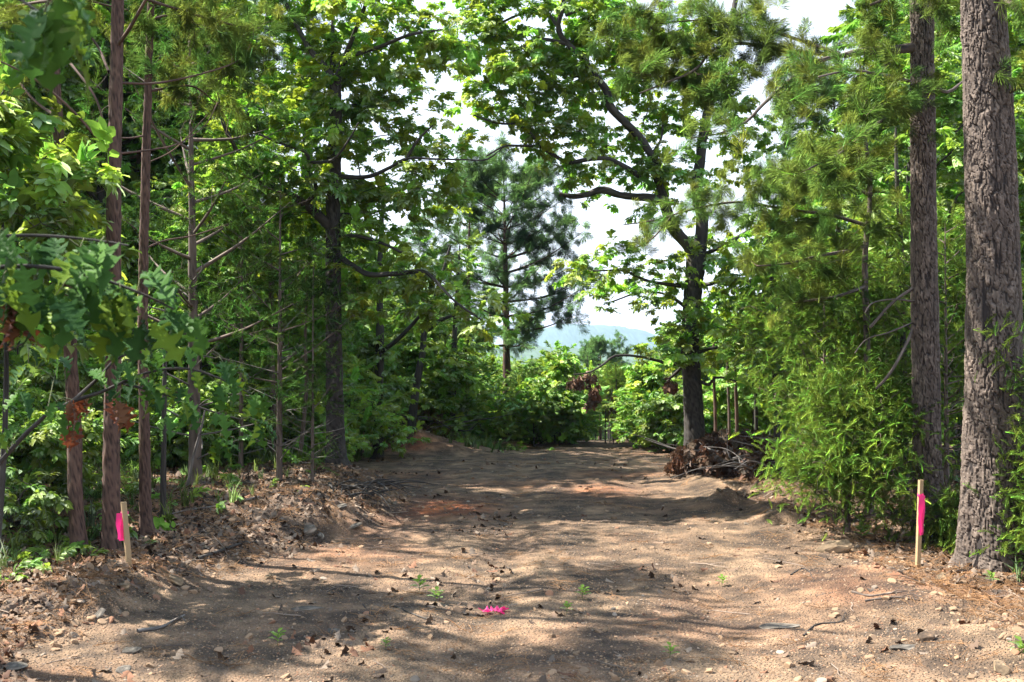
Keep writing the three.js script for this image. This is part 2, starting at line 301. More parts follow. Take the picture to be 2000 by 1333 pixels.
function cedarFrond(len, branchlets, width, seed) {             // feathery plume of scale-leaved branchlets along +z
  const b = new Buf(), r = rngOf(seed), blade = (o, d, L, w) => {
    const s = V().crossVectors(d, V(r() - 0.5, r() + 0.4, r() - 0.5)).normalize().multiplyScalar(w / 2), m = o.clone().addScaledVector(d, L * 0.5), e = o.clone().addScaledVector(d, L).add(V(0, 0.1 * L, 0)), n = V().crossVectors(s, d).normalize(), i = b.size;
    b.vert(o.x, o.y, o.z, n.x, n.y, n.z); b.vert(m.x - s.x, m.y - s.y, m.z - s.z, n.x, n.y, n.z); b.vert(m.x + s.x, m.y + s.y, m.z + s.z, n.x, n.y, n.z); b.vert(e.x, e.y, e.z, n.x, n.y, n.z);
    b.i.push(i, i + 1, i + 2, i + 1, i + 3, i + 2);
  };
  tube(b, [V(0, 0, 0), V(0, 0.01, len * 0.5), V(0, 0, len)], [0.0025, 0.002, 0.001], 3);
  for (let k = 0; k < branchlets; k++) {
    const t = (k + 0.5) / branchlets, a = k * 2.4 + r(), L = len * lerp(0.34, 0.14, t) * (0.7 + 0.6 * r()), d = V(Math.cos(a) * 0.8, Math.sin(a) * 0.5 + 0.15, 0.75).normalize(), o = V(0, 0.006, len * t);
    blade(o, d, L, width * 0.6);
    for (let q = 0; q < 9; q++) { const e = d.clone().add(V(r() - 0.5, r() - 0.4, r() - 0.3).multiplyScalar(1.5)).normalize(); blade(o.clone().addScaledVector(d, L * (0.08 + 0.1 * q)), e, Math.max(0.009, L * (0.4 - 0.025 * q)), width); }
  }
  return b.build();
}
const leafMat = (r, g, b, tr = 0.45, extra = {}) => new THREE.MeshPhysicalMaterial({ color: new THREE.Color().setRGB(r, g, b), roughness: 0.95, transmission: tr, thickness: 0, side: THREE.DoubleSide, specularIntensity: 0.35, clearcoat: 0.06, clearcoatRoughness: 0.4, ...extra });
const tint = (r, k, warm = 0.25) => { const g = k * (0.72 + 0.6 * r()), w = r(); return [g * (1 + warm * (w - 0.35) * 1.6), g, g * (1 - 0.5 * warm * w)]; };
const FOL = {
  oak: { geo: leafSpray('oak', 20, 0.17, 11, 0.62), more: [leafSpray('oak', 16, 0.22, 12, 0.66), leafSpray('oak', 23, 0.13, 13, 0.58)], mat: leafMat(0.23, 0.4, 0.042, 0.6), per: 5, spread: 0.22, warm: 0.5, kind: 'leaf' },
  hickory: { geo: leafSpray('simple', 13, 0.16, 21, 1.25), mat: leafMat(0.2, 0.34, 0.045, 0.52), per: 3, spread: 0.14, warm: 0.4, kind: 'leaf' },
  elm: { geo: leafSpray('simple', 18, 0.2, 31, 1), mat: leafMat(0.23, 0.4, 0.05, 0.58), per: 3, spread: 0.18, warm: 0.4, kind: 'leaf' },
  farleaf: { geo: leafSpray('simple', 40, 0.36, 41, 1.05), more: [leafSpray('simple', 34, 0.44, 42, 1.15), leafSpray('simple', 46, 0.3, 43, 0.95)], mat: leafMat(0.23, 0.41, 0.055, 0.6), per: 3, spread: 0.34, warm: 0.4, kind: 'leaf' },
  pine: { geo: needleTuft(150, 0.105, 0.0032, 0.11, 51), mat: leafMat(0.37, 0.62, 0.13, 0.58, { clearcoat: 0.45, clearcoatRoughness: 0.4 }), per: 4, spread: 0.11, warm: 0.45, kind: 'needle' },
  farpine: { geo: needleTuft(60, 0.13, 0.008, 0.14, 61), mat: leafMat(0.34, 0.66, 0.2, 0.6), per: 4, spread: 0.1, warm: 0.15, kind: 'needle' },
  cedar: { geo: cedarFrond(0.1, 22, 0.0028, 71), mat: leafMat(0.34, 0.57, 0.09, 0.55), per: 11, spread: 0.12, warm: 0.3, kind: 'frond' },
  darkcedar: { geo: cedarFrond(0.18, 20, 0.005, 81), mat: leafMat(0.2, 0.42, 0.08, 0.58), per: 4, spread: 0.15, warm: 0.3, kind: 'frond' },
  deadcedar: { geo: cedarFrond(0.22, 12, 0.005, 91), mat: leafMat(0.2, 0.085, 0.04, 0.15), per: 4, spread: 0.13, warm: 0.3, kind: 'frond' },
  deadoak: { geo: leafSpray('oak', 12, 0.12, 101, 0.75), mat: leafMat(0.1, 0.058, 0.036, 0.25), per: 3, spread: 0.1, warm: 0.3, kind: 'dead' },
};
function frame(m, p, f, up, s) {
  const z = f.clone().normalize(), x = V().crossVectors(up, z); if (x.lengthSq() < 1e-4) x.set(1, 0, 0); x.normalize(); const y = V().crossVectors(z, x);
  return m.set(x.x * s, y.x * s, z.x * s, p.x, x.y * s, y.y * s, z.y * s, p.y, x.z * s, y.z * s, z.z * s, p.z, 0, 0, 0, 1);
}
function instances(name, list, fol, parent, kind = 'stuff') {   // list of {m, c}
  const o = new THREE.InstancedMesh(fol.geo, fol.mat, list.length), c = new THREE.Color();
  list.forEach((e, k) => { o.setMatrixAt(k, e.m); o.setColorAt(k, c.setRGB(...e.c)); });
  o.name = name; o.userData.kind = kind; parent.add(o); return o;
}

// ------------------------------------------------------------------ trees: traced stems, then every twig end reaches for the nearest wood
const inBall = (r) => { let p; do p = V(r() * 2 - 1, r() * 2 - 1, r() * 2 - 1); while (p.lengthSq() > 1); return p; };
// stems: [{pts:[V], rad:[], name}], clumps: [{c, rx, ry, rz, n}]
function tree(o) {
  const { stems, clumps, base, fol, seed = 1, style = 'oak', twig = TWIG.oak, tipR = 0.0022, light = 1 } = o, r = rngOf(seed);
  const g = thing(o.name, o.label, o.category ?? 'tree', base, o.group);
  const nodes = [];
  for (const [si, s] of stems.entries()) {
    const geo = bark(s.pts, s.rad, { style: s.style ?? style, sides: s.sides ?? 14, seg: s.seg ?? 0.08, relief: s.relief ?? s.rad[0] * 0.12, flare: s.flare ?? (si ? 0 : 0.3), cell: s.cell ?? [0.03, 0.1], seed: seed + si, off: base });
    part(s.name ?? (si ? 'limb' : 'trunk'), geo, s.flaky ? flakyMat : barkMat, g);
    const [P, R] = smooth(s.pts, s.rad, 0.2);
    if (!s.bare) P.forEach((p, k) => { if (k / P.length >= (s.from ?? 0)) nodes.push({ p, par: k ? p.clone().sub(P[k - 1]).normalize() : V(0, 1, 0), up: null, n: 0, wood: true, r: R[k] }); });
  }
  const F2 = FOL[fol], targets = [];
  for (const c of clumps) for (let k = 0; k < c.n; k++) {
    const q = inBall(r), l = q.length(); q.multiplyScalar(Math.pow(l, -0.35));
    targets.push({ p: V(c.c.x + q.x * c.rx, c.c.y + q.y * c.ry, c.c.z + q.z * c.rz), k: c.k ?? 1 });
  }
  const near = (p) => { let best = null, bd = 1e9; for (const n of nodes) { const dx = p.x - n.p.x, dy = p.y - n.p.y, dz = p.z - n.p.z; let d = dx * dx + dy * dy * (dy < 0 ? 1.7 : 1) + dz * dz; if (n.wood) d *= 1.1; if (d < bd) { bd = d; best = n; } } return [best, Math.sqrt(bd)]; };
  for (const t of targets) t.d = near(t.p)[1];
  targets.sort((a, b) => a.d - b.d);
  const paths = [], leaves = [];
  for (const t of targets) {
    const [n, d] = near(t.p), dist = n.p.distanceTo(t.p), steps = Math.max(2, Math.min(9, Math.ceil(dist / 0.16)));
    const ctl = n.p.clone().lerp(t.p, 0.45).addScaledVector(n.par, dist * 0.22).add(V(r() - 0.5, r() - 0.3, r() - 0.5).multiplyScalar(dist * 0.3));
    let prev = n; const list = [n];
    for (let k = 1; k <= steps; k++) {
      const u = k / steps, p = n.p.clone().multiplyScalar((1 - u) ** 2).addScaledVector(ctl, 2 * u * (1 - u)).addScaledVector(t.p, u * u);
      if (k < steps) p.add(V(r() - 0.5, r() - 0.5, r() - 0.5).multiplyScalar(0.035));
      const q = { p, par: p.clone().sub(prev.p).normalize(), up: prev, n: 0 }; nodes.push(q); list.push(q); prev = q;
    }
    for (let q = prev; q && !q.wood; q = q.up) q.n++;
    paths.push(list); t.dir = prev.par;
  }
  const b = new Buf(), m = new THREE.Matrix4();
  for (const list of paths) {
    const R = list.map((q, k) => q.wood ? Math.min(q.r * 0.7, tipR * Math.pow(list[1].n + 1, 0.55)) : tipR * Math.pow(q.n, 0.5) * (k === list.length - 1 ? 0.6 : 1));
    R[0] = Math.min(R[0], R[1] * 1.5);
    tube(b, list.map((q) => q.p), R, R[0] > 0.012 ? 6 : R[0] > 0.006 ? 4 : 3, base);
  }
  if (paths.length) part('branches', b.build(), twig, g, 'stuff');
  const per = o.per ?? F2.per, sc = o.leafScale ?? 1, warm = F2.warm;
  for (const t of targets) {
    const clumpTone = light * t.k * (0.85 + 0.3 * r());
    for (let k = 0; k < per; k++) {
      const p = t.p.clone().sub(base).addScaledVector(inBall(r), F2.spread * sc).addScaledVector(t.dir, -0.05 * k), side = inBall(r);
      let f, up;
      if (F2.kind === 'leaf') { f = t.dir.clone().multiplyScalar(0.8).add(side).setY(t.dir.y * 0.4 + side.y * 0.5); up = V((r() - 0.5) * 0.9, 1, (r() - 0.5) * 0.9); }
      else if (F2.kind === 'needle') { f = t.dir.clone().add(side.multiplyScalar(0.9)).add(V(0, 0.35, 0)); up = V(0, 1, 0.01); p.addScaledVector(t.dir, -0.07 * k); }
      else if (F2.kind === 'frond') { f = t.dir.clone().multiplyScalar(0.9).add(side.multiplyScalar(0.9)).add(V(0, 0.12, 0)); up = V(r() - 0.5, 1, r() - 0.5); }
      else { f = side.add(V(0, -0.9, 0)); up = V(r() - 0.5, 0.2, r() - 0.5); }
      if (f.lengthSq() < 1e-4) f.set(0, 0, 1);
      leaves.push({ m: frame(m.clone(), p, f, up, sc * (0.8 + 0.45 * r())), c: tint(r, clumpTone, warm) });
    }
  }
  if (leaves.length && !F2.more) instances('crown', leaves, F2, g);
  else if (leaves.length) [F2.geo, ...F2.more].forEach((geo, v, all) => instances('crown', leaves.filter((e, k) => (k * 7 + (k >> 3)) % all.length === v), { geo, mat: F2.mat }, g));
  shade(g);
  return g;
}
const line = (d, list) => ({ pts: list.map(([x, y, , dd]) => at(x, y, d + (dd ?? 0))), rad: list.map(([, , w]) => w / 2 / F * d) });   // a stem traced in the photograph at a depth
const clumpsAt = (d, dens, list, rzk = 1) => list.map(([px, py, rx, ry, dd = 0, k = 1, f = 1]) => { const D = d + dd, a = rx / F * D, b = ry / F * D; return { c: at(px, py, D), rx: a, ry: b, rz: rzk * Math.max(0.35, (a + b) * 0.55), n: Math.max(2, Math.round(dens * f * Math.PI * a * b)), k }; });
function rooted(s) { const p = s.pts[0]; p.y = height(p.x, p.z) - 0.06; return V(p.x, p.y + 0.06, p.z); }

// ---- the two oaks that frame the road
{
  const d = 12.5, t = line(d, [[657, 945, 40], [656, 900, 36], [653, 760, 34], [651, 600, 31], [650, 440, 28], [652, 330, 27], [655, 220, 24], [654, 150, 22]]);
  Object.assign(t, { sides: 44, seg: 0.025, cell: [0.028, 0.09], relief: 0.014, flare: 0.55 });
  const base = rooted(t);
  tree({
    name: 'oak_tree', label: 'dark-barked oak left of the road, rooted on an earth mound', base, seed: 3, fol: 'oak', per: 6, stems: [t,
      { ...line(d, [[652, 160, 15], [635, 130, 13], [608, 100, 12, 0.1], [585, 60, 10, 0.3], [560, 10, 9, 0.5], [540, -60, 7, 0.7], [520, -160, 5, 1]]) },
      { ...line(d, [[655, 155, 12], [668, 128, 11], [680, 95, 10, -0.1], [700, 45, 8, -0.3], [716, 0, 7, -0.4], [730, -80, 6, -0.6], [740, -180, 4, -0.8]]) },
      { ...line(d, [[664, 125, 10], [690, 108, 9, -0.2], [740, 92, 8, -0.5], [800, 68, 6, -0.8], [850, 60, 4, -1]]) },
      { ...line(d, [[651, 200, 9], [648, 120, 9, 0.3], [650, 40, 8, 0.5], [655, -60, 7, 0.6], [650, -180, 4, 0.6]]) },
      { ...line(d, [[646, 445, 22], [620, 420, 19, -0.1], [590, 395, 16, -0.25], [550, 372, 14, -0.4], [510, 352, 12, -0.6], [478, 318, 10, -0.8], [450, 272, 8, -1], [432, 228, 6, -1.1], [425, 180, 4, -1.2]]) },
      { ...line(d, [[598, 398, 10, -0.25], [618, 370, 9, -0.4], [602, 330, 8, -0.5], [600, 300, 7, -0.6], [560, 285, 5, -0.8], [505, 262, 4, -1]]) },
      { ...line(d, [[602, 318, 7, -0.55], [650, 312, 5, -0.8], [680, 275, 4, -1], [700, 240, 3, -1.1]]) },
      { ...line(d, [[660, 500, 13], [690, 520, 12, -0.2], [720, 536, 11, -0.4], [770, 535, 9, -0.7], [830, 532, 8, -1], [850, 548, 6, -1.1], [890, 590, 4, -1.3], [940, 625, 3, -1.4]]) },
      { ...line(d, [[660, 462, 9], [700, 462, 7, -0.2], [745, 475, 6, -0.3], [790, 495, 5, -0.4], [830, 505, 3, -0.5]]) },
      { ...line(d, [[655, 420, 9], [700, 418, 7, 0.4], [730, 414, 6, 0.6], [765, 410, 5, 0.8]]) },
      { ...line(d, [[655, 345, 10], [720, 345, 8, -0.3], [760, 328, 7, -0.5], [795, 310, 6, -0.7], [850, 311, 4, -0.9], [910, 312, 3, -1], [950, 312, 3, -1], [985, 286, 2, -1.1]]) },
      { ...line(d, [[795, 308, 6, -0.7], [815, 275, 5, -0.8], [845, 245, 3, -0.9]]) },
      { ...line(d, [[660, 215, 8], [720, 195, 6, 0.4], [770, 165, 5, 0.7], [800, 140, 4, 0.8], [825, 95, 3, 1]]) },
      { ...line(d, [[648, 560, 9], [600, 585, 7, 0.5], [560, 600, 5, 0.9], [510, 600, 3, 1.2]]) },
    ],
    clumps: clumpsAt(d, 18, [
      [530, 40, 90, 80, 0.5], [660, 40, 90, 80, 0.4], [740, 50, 80, 70, -0.4], [815, 120, 60, 55, -0.6, 1, 0.7], [850, 60, 50, 40, -0.6, 1, 0.7], [720, 170, 100, 60, 0.3], [570, 170, 90, 70, 0.2], [480, 240, 90, 70, -0.7],
      [600, 270, 100, 70, -0.2], [730, 240, 90, 70, 0], [820, 215, 40, 40, -0.4, 1, 0.5], [560, 350, 100, 50, -0.4], [690, 330, 100, 60, 0.2], [800, 330, 70, 50, -0.6, 1, 0.7], [860, 300, 40, 40, -0.8, 1, 0.6], [900, 275, 30, 28, -0.9, 1, 0.6], [800, 30, 60, 50, -0.2], [890, 110, 40, 40, -0.6, 1, 0.6], [760, 130, 70, 50, 0.2], [660, 200, 80, 60, 0.3], [850, 350, 50, 40, -0.6], [900, 400, 40, 30, -0.4, 1, 0.6], [640, 390, 80, 50, 0.6], [690, 560, 70, 50, 0.5], [520, 480, 80, 60, 0.8],
      [740, 415, 100, 45, 0.3], [840, 420, 40, 50, 0.4, 1, 0.6], [470, 340, 80, 50, -0.8], [440, 400, 70, 60, -0.6], [720, 490, 80, 45, -0.1], [810, 520, 80, 45, -0.7], [880, 570, 70, 45, -1.1, 1, 0.7], [960, 610, 40, 40, -1.3, 1, 0.4], [760, 590, 90, 50, -0.4, 0.9],
      [520, 590, 70, 40, 1], [560, 440, 60, 40, 0.5], [640, -70, 150, 70, 0, 1, 0.4], [480, -20, 80, 80, 0],
    ]), rz: 1,
  });
}
{
  const d = 15, t = line(d, [[1357, 905, 43], [1357, 860, 39], [1353, 760, 37], [1348, 680, 35], [1351, 600, 35], [1358, 530, 38], [1362, 478, 40]]);
  Object.assign(t, { sides: 44, seg: 0.03, cell: [0.03, 0.09], relief: 0.014, flare: 0.35 });
  const base = rooted(t);
  tree({
    name: 'oak_tree', label: 'tall oak right of the road with a forked trunk arching leftward', base, seed: 5, fol: 'oak', per: 6, light: 1.05, stems: [t,
      { ...line(d, [[1364, 490, 28], [1372, 440, 24], [1362, 370, 22], [1368, 310, 21], [1374, 260, 19], [1386, 205, 18], [1402, 160, 17], [1416, 110, 15], [1428, 50, 12, 0.3], [1440, -40, 9, 0.6], [1430, -150, 6, 0.8]]) },
      { ...line(d, [[1356, 500, 26], [1340, 474, 24], [1318, 450, 23, -0.1], [1305, 420, 23, -0.2], [1296, 388, 21, -0.25]]) },
      { ...line(d, [[1298, 392, 20, -0.25], [1262, 386, 17, -0.3], [1215, 382, 14, -0.35], [1175, 371, 15, -0.4], [1150, 380, 12, -0.4], [1120, 384, 10, -0.4], [1092, 379, 8, -0.4]]) },
      { ...line(d, [[1300, 395, 17, -0.2], [1285, 352, 17, -0.3], [1276, 312, 16, -0.4], [1252, 272, 16, -0.5], [1220, 238, 16, -0.6], [1192, 208, 17, -0.7], [1186, 180, 14, -0.7], [1160, 145, 13, -0.8], [1130, 105, 12, -0.9], [1105, 82, 11, -0.9], [1090, 55, 10, -1], [1100, 10, 8, -1], [1095, -60, 7, -1], [1070, -150, 4, -1]]) },
      { ...line(d, [[1105, 85, 8, -0.9], [1070, 78, 7, -1], [1040, 78, 6, -1.1], [1020, 95, 4, -1.2]]) },
      { ...line(d, [[1250, 345, 11, -0.35], [1225, 328, 10, -0.5], [1185, 310, 9, -0.6], [1140, 313, 8, -0.7], [1110, 318, 8, -0.7], [1080, 302, 7, -0.8], [1058, 288, 7, -0.9], [1035, 260, 6, -1], [1015, 245, 5, -1], [970, 240, 4, -1.1], [925, 225, 3, -1.2]]) },
      { ...line(d, [[1052, 285, 5, -0.9], [1020, 285, 5, -1], [985, 286, 4, -1.1], [950, 305, 3, -1.2]]) },
      { ...line(d, [[1095, 60, 7, -1], [1060, 20, 6, -0.7], [1010, 30, 5, -0.6], [960, 55, 4, -0.6]]) },
      { ...line(d, [[1105, 30, 7, -1], [1150, 10, 6, -0.9], [1185, -10, 5, -0.7], [1230, -50, 4, -0.5]]) },
      { ...line(d, [[1272, 302, 6, -0.4], [1290, 275, 5, -0.2], [1295, 245, 4, 0]]) },
      { ...line(d, [[1355, 545, 12], [1380, 556, 8, -0.2], [1420, 545, 7, -0.4], [1470, 552, 5, -0.6]]) },
      { ...line(d, [[1372, 500, 9], [1430, 470, 8, 0.2], [1480, 440, 6, 0.4], [1510, 420, 4, 0.5]]) },
      { ...line(d, [[1345, 560, 9], [1300, 555, 7, -0.2], [1262, 548, 6, -0.4], [1220, 530, 4, -0.6], [1150, 530, 3, -0.7]]) },
      { ...line(d, [[1340, 600, 8], [1300, 575, 5, 0.2], [1250, 572, 4, 0.3], [1195, 590, 3, 0.3]]) },
      { ...line(d, [[1344, 690, 9], [1318, 712, 7, -0.2], [1288, 706, 6, -0.4], [1250, 697, 5, -0.6], [1200, 696, 5, -0.7], [1176, 714, 4, -0.8], [1150, 728, 3, -0.8], [1120, 732, 2, -0.8]], ) },
      { ...line(d, [[1345, 700, 8], [1325, 725, 7, 0.2], [1308, 740, 6, 0.3], [1303, 748, 5, 0.3]]), bare: true },
      { ...line(d, [[1360, 690, 8], [1400, 680, 6, 0.3], [1450, 690, 4, 0.4], [1500, 690, 3, 0.5]]) },
      { ...line(d, [[1368, 745, 7], [1385, 752, 6, -0.2], [1398, 738, 5, -0.3], [1440, 745, 3, -0.3]]) },
    ],
    clumps: clumpsAt(d, 20, [
      [950, 55, 70, 55, -0.6], [1060, 80, 70, 65, -0.7], [1130, 30, 80, 60, -0.8], [1160, 95, 60, 45, -0.7], [965, 165, 55, 45, -1, 1, 0.8], [1030, 180, 70, 60, -0.9], [940, 220, 45, 28, -1.1, 1, 0.7], [1080, 230, 55, 50, -0.7], [1020, 260, 50, 26, -1], [1040, 300, 40, 26, -0.9], [900, 30, 50, 40, -0.6], [1000, 20, 60, 40, -0.7], [1200, 40, 70, 60, -0.5], [1210, 130, 50, 50, -0.3], [1110, 170, 40, 50, -0.7], [980, 110, 60, 50, -0.8], [1120, 270, 40, 40, -0.7], [1340, 130, 60, 60, 0.2], [1330, 60, 70, 50, 0.3], [1430, 270, 30, 26, 0.4, 1, 0.6], [1170, 240, 30, 40, -0.5, 1, 0.6], [1180, 180, 60, 40, -0.4], [1250, 90, 60, 60, -0.2], [1440, 330, 40, 30, 0.4, 1, 0.7], [1450, 250, 45, 35, 0.3], [1420, 150, 40, 40, 0.2], [1090, 130, 50, 50, -0.6], [930, 120, 40, 40, -0.8, 1, 0.6],
      [1190, 265, 45, 32, -0.4], [1280, 195, 70, 45, 0], [1240, 150, 50, 30, 0], [1380, 190, 45, 50, 0.2], [1430, 190, 30, 45, 0.3, 1, 0.8], [1160, 335, 45, 22, -0.6, 1, 0.9], [1115, 330, 35, 22, -0.7], [1240, 320, 50, 42, -0.3], [1310, 265, 55, 40, 0], [1300, 330, 45, 40, -0.2], [1205, 355, 45, 20, -0.3, 1.05],
      [1130, 360, 30, 16, -0.4, 1, 0.5], [1250, 420, 45, 18, -0.3, 1, 0.8], [1300, 370, 40, 30, -0.1], [1340, 385, 25, 35, 0.1, 1, 0.5],
      [1120, 535, 26, 24, -0.7], [1180, 512, 45, 22, -0.6], [1230, 530, 45, 28, -0.5], [1180, 575, 45, 24, 0.2], [1240, 570, 40, 26, 0], [1300, 545, 45, 38, -0.2], [1310, 590, 35, 28, 0.1], [1355, 500, 22, 26, -0.4, 1, 0.7],
      [1400, 480, 50, 50, 0.3], [1440, 545, 60, 50, 0], [1480, 620, 60, 60, 0.4], [1400, 610, 50, 45, -0.2], [1360, 630, 35, 30, -0.5, 1.05], [1420, 680, 60, 40, 0.2], [1330, 660, 35, 30, -0.2], [1270, 690, 50, 22, -0.4, 1, 0.7], [1360, 695, 30, 22, -0.4], [1480, 470, 45, 45, 0.4],
      [1060, -50, 140, 50, -0.6, 1, 0.5],
    ]),
  });
}
// ---- slim pines behind the left stake, and the two big ones on the right
function pineStem(label, d, list, o) {
  const t = line(d, list); Object.assign(t, { sides: 40, seg: 0.03, cell: [0.03, 0.07], relief: 0.009, flare: 0.3, style: 'redpine' }, o.trunk ?? {});
  const base = rooted(t);
  return tree({ name: 'pine_tree', label, base, style: t.style, fol: 'pine', twig: TWIG.pine, seed: o.seed, stems: [t, ...(o.limbs ?? [])], clumps: o.clumps ?? [], light: o.light ?? 1, ...o.more, group: o.group });
}
pineStem('leftmost of the three slim reddish pines near the left stake', 7.9, [[157, 1130, 34], [148, 1000, 29], [145, 850, 27], [138, 700, 25], [124, 400, 21], [113, 250, 20], [104, 80, 19], [100, -200, 17], [98, -600, 12]], { seed: 11,
  limbs: [{ ...line(7.9, [[112, 230, 7], [60, 190, 5, 0.3], [10, 120, 4, 0.5], [-40, 60, 3, 0.6]]) }, { ...line(7.9, [[104, 90, 7], [150, 140, 5, -0.3], [190, 200, 4, -0.4], [212, 290, 3, -0.4]]), bare: true }, { ...line(7.9, [[102, 0, 7], [40, 10, 5, 0.4], [-40, 30, 3, 0.6]]) }, { ...line(7.9, [[102, -40, 7], [170, 0, 5, 0.5], [250, 20, 3, 0.8]]) }],
  clumps: clumpsAt(7.9, 26, [[40, 90, 70, 80, 0.4], [150, 60, 70, 60, 0.3, 1, 0.6], [60, 200, 70, 40, 0.5, 1, 0.5], [100, -150, 150, 100, 0, 1, 0.4]]) });
pineStem('middle slim reddish pine, standing just behind the pink-ribboned left stake', 8.0, [[215, 1118, 40], [217, 1040, 35], [217, 900, 33], [220, 700, 30], [221, 500, 29], [222, 350, 28], [226, 180, 25], [229, 50, 23], [231, -150, 21], [233, -600, 14]], { seed: 12,
  limbs: [{ ...line(8, [[228, 90, 8], [250, 60, 7, -0.2], [270, 25, 6, -0.4], [290, -10, 5, -0.5]]), bare: true }, { ...line(8, [[212, 140, 6], [190, 90, 5, 0.3], [155, 40, 4, 0.5], [145, -10, 3, 0.6]]) }, { ...line(8, [[235, 162, 5], [300, 163, 5, 0.2], [370, 150, 4, 0.4], [440, 130, 3, 0.6], [480, 110, 2, 0.8]]) }, { ...line(8, [[234, 300, 5], [300, 292, 4, 0.3], [350, 280, 3, 0.5], [400, 245, 2, 0.6], [425, 200, 2, 0.7]]), bare: true }, { ...line(8, [[208, 290, 6], [180, 260, 6, -0.2], [140, 215, 5, -0.3], [60, 150, 4, -0.5], [0, 120, 3, -0.6]]), bare: true },
    { ...line(8, [[230, -20, 8], [320, 10, 6, 0.5], [420, 40, 5, 0.9], [500, 60, 3, 1.2]]) }],
  clumps: clumpsAt(8, 30, [[420, 90, 90, 60, 0.8], [500, 60, 50, 60, 1.1], [340, 60, 60, 50, 0.6, 1, 0.8], [470, 150, 60, 30, 0.8, 1, 0.7], [260, -140, 180, 90, 0, 1, 0.4], [150, 30, 50, 40, 0.5]]) });
pineStem('thinnest of the three slim reddish pines near the left stake', 8.6, [[288, 1082, 30], [284, 1000, 23], [282, 850, 21], [279, 600, 19], [281, 450, 18], [284, 330, 17], [290, 130, 14], [296, -60, 12], [300, -400, 8]], { seed: 13,
  limbs: [{ ...line(8.6, [[296, 38, 5], [330, 30, 4, 0.2], [370, 40, 3, 0.4], [430, 90, 2, 0.5]]) }, { ...line(8.6, [[290, 178, 6], [330, 172, 5, 0.2], [375, 168, 4, 0.3], [420, 200, 3, 0.5]]) }, { ...line(8.6, [[281, 265, 4], [250, 270, 3, -0.2], [215, 268, 2, -0.3]]), bare: true }, { ...line(8.6, [[284, 320, 3], [340, 292, 2, 0.2], [390, 240, 2, 0.3], [428, 200, 2, 0.4]]), bare: true }, { ...line(8.6, [[280, 487, 4], [320, 470, 3, 0.1], [370, 462, 3, 0.2], [440, 440, 2, 0.3]]), bare: true }],
  clumps: clumpsAt(8.6, 28, [[420, 70, 80, 60, 0.6], [380, 170, 70, 35, 0.4], [440, 220, 60, 40, 0.6, 1, 0.7], [330, -90, 120, 70, 0, 1, 0.4], [300, 110, 40, 40, 0, 1, 0.5]]) });
pineStem('massive rough-barked pine at the right edge of the clearing', 8.15, [[1942, 1140, 122], [1942, 1085, 113], [1940, 980, 109], [1941, 800, 105], [1942, 600, 101], [1936, 350, 96], [1928, 150, 89], [1921, 0, 83], [1915, -250, 80], [1908, -700, 60], [1900, -1300, 30]], { seed: 14,
  trunk: { flaky: true, sides: 150, seg: 0.01, cell: [0.065, 0.2], relief: 0.0155, flare: 0.32, style: 'pine' },
  limbs: [{ ...line(8.15, [[1945, 200, 9], [1990, 170, 8, -0.2], [2050, 150, 6, -0.4]]) }, { ...line(8.15, [[1930, -40, 12], [1990, 20, 9, -0.4], [2060, 60, 6, -0.6]]) }, { ...line(8.15, [[1910, -60, 12], [1800, -30, 9, 0.5], [1700, 10, 6, 0.8]]) }],
  clumps: clumpsAt(8.15, 34, [[1985, 30, 45, 50, -0.5], [1840, 20, 60, 50, 0.6, 1, 0.7], [1700, -20, 90, 50, 0.9], [2010, 180, 30, 50, -0.4]]) });
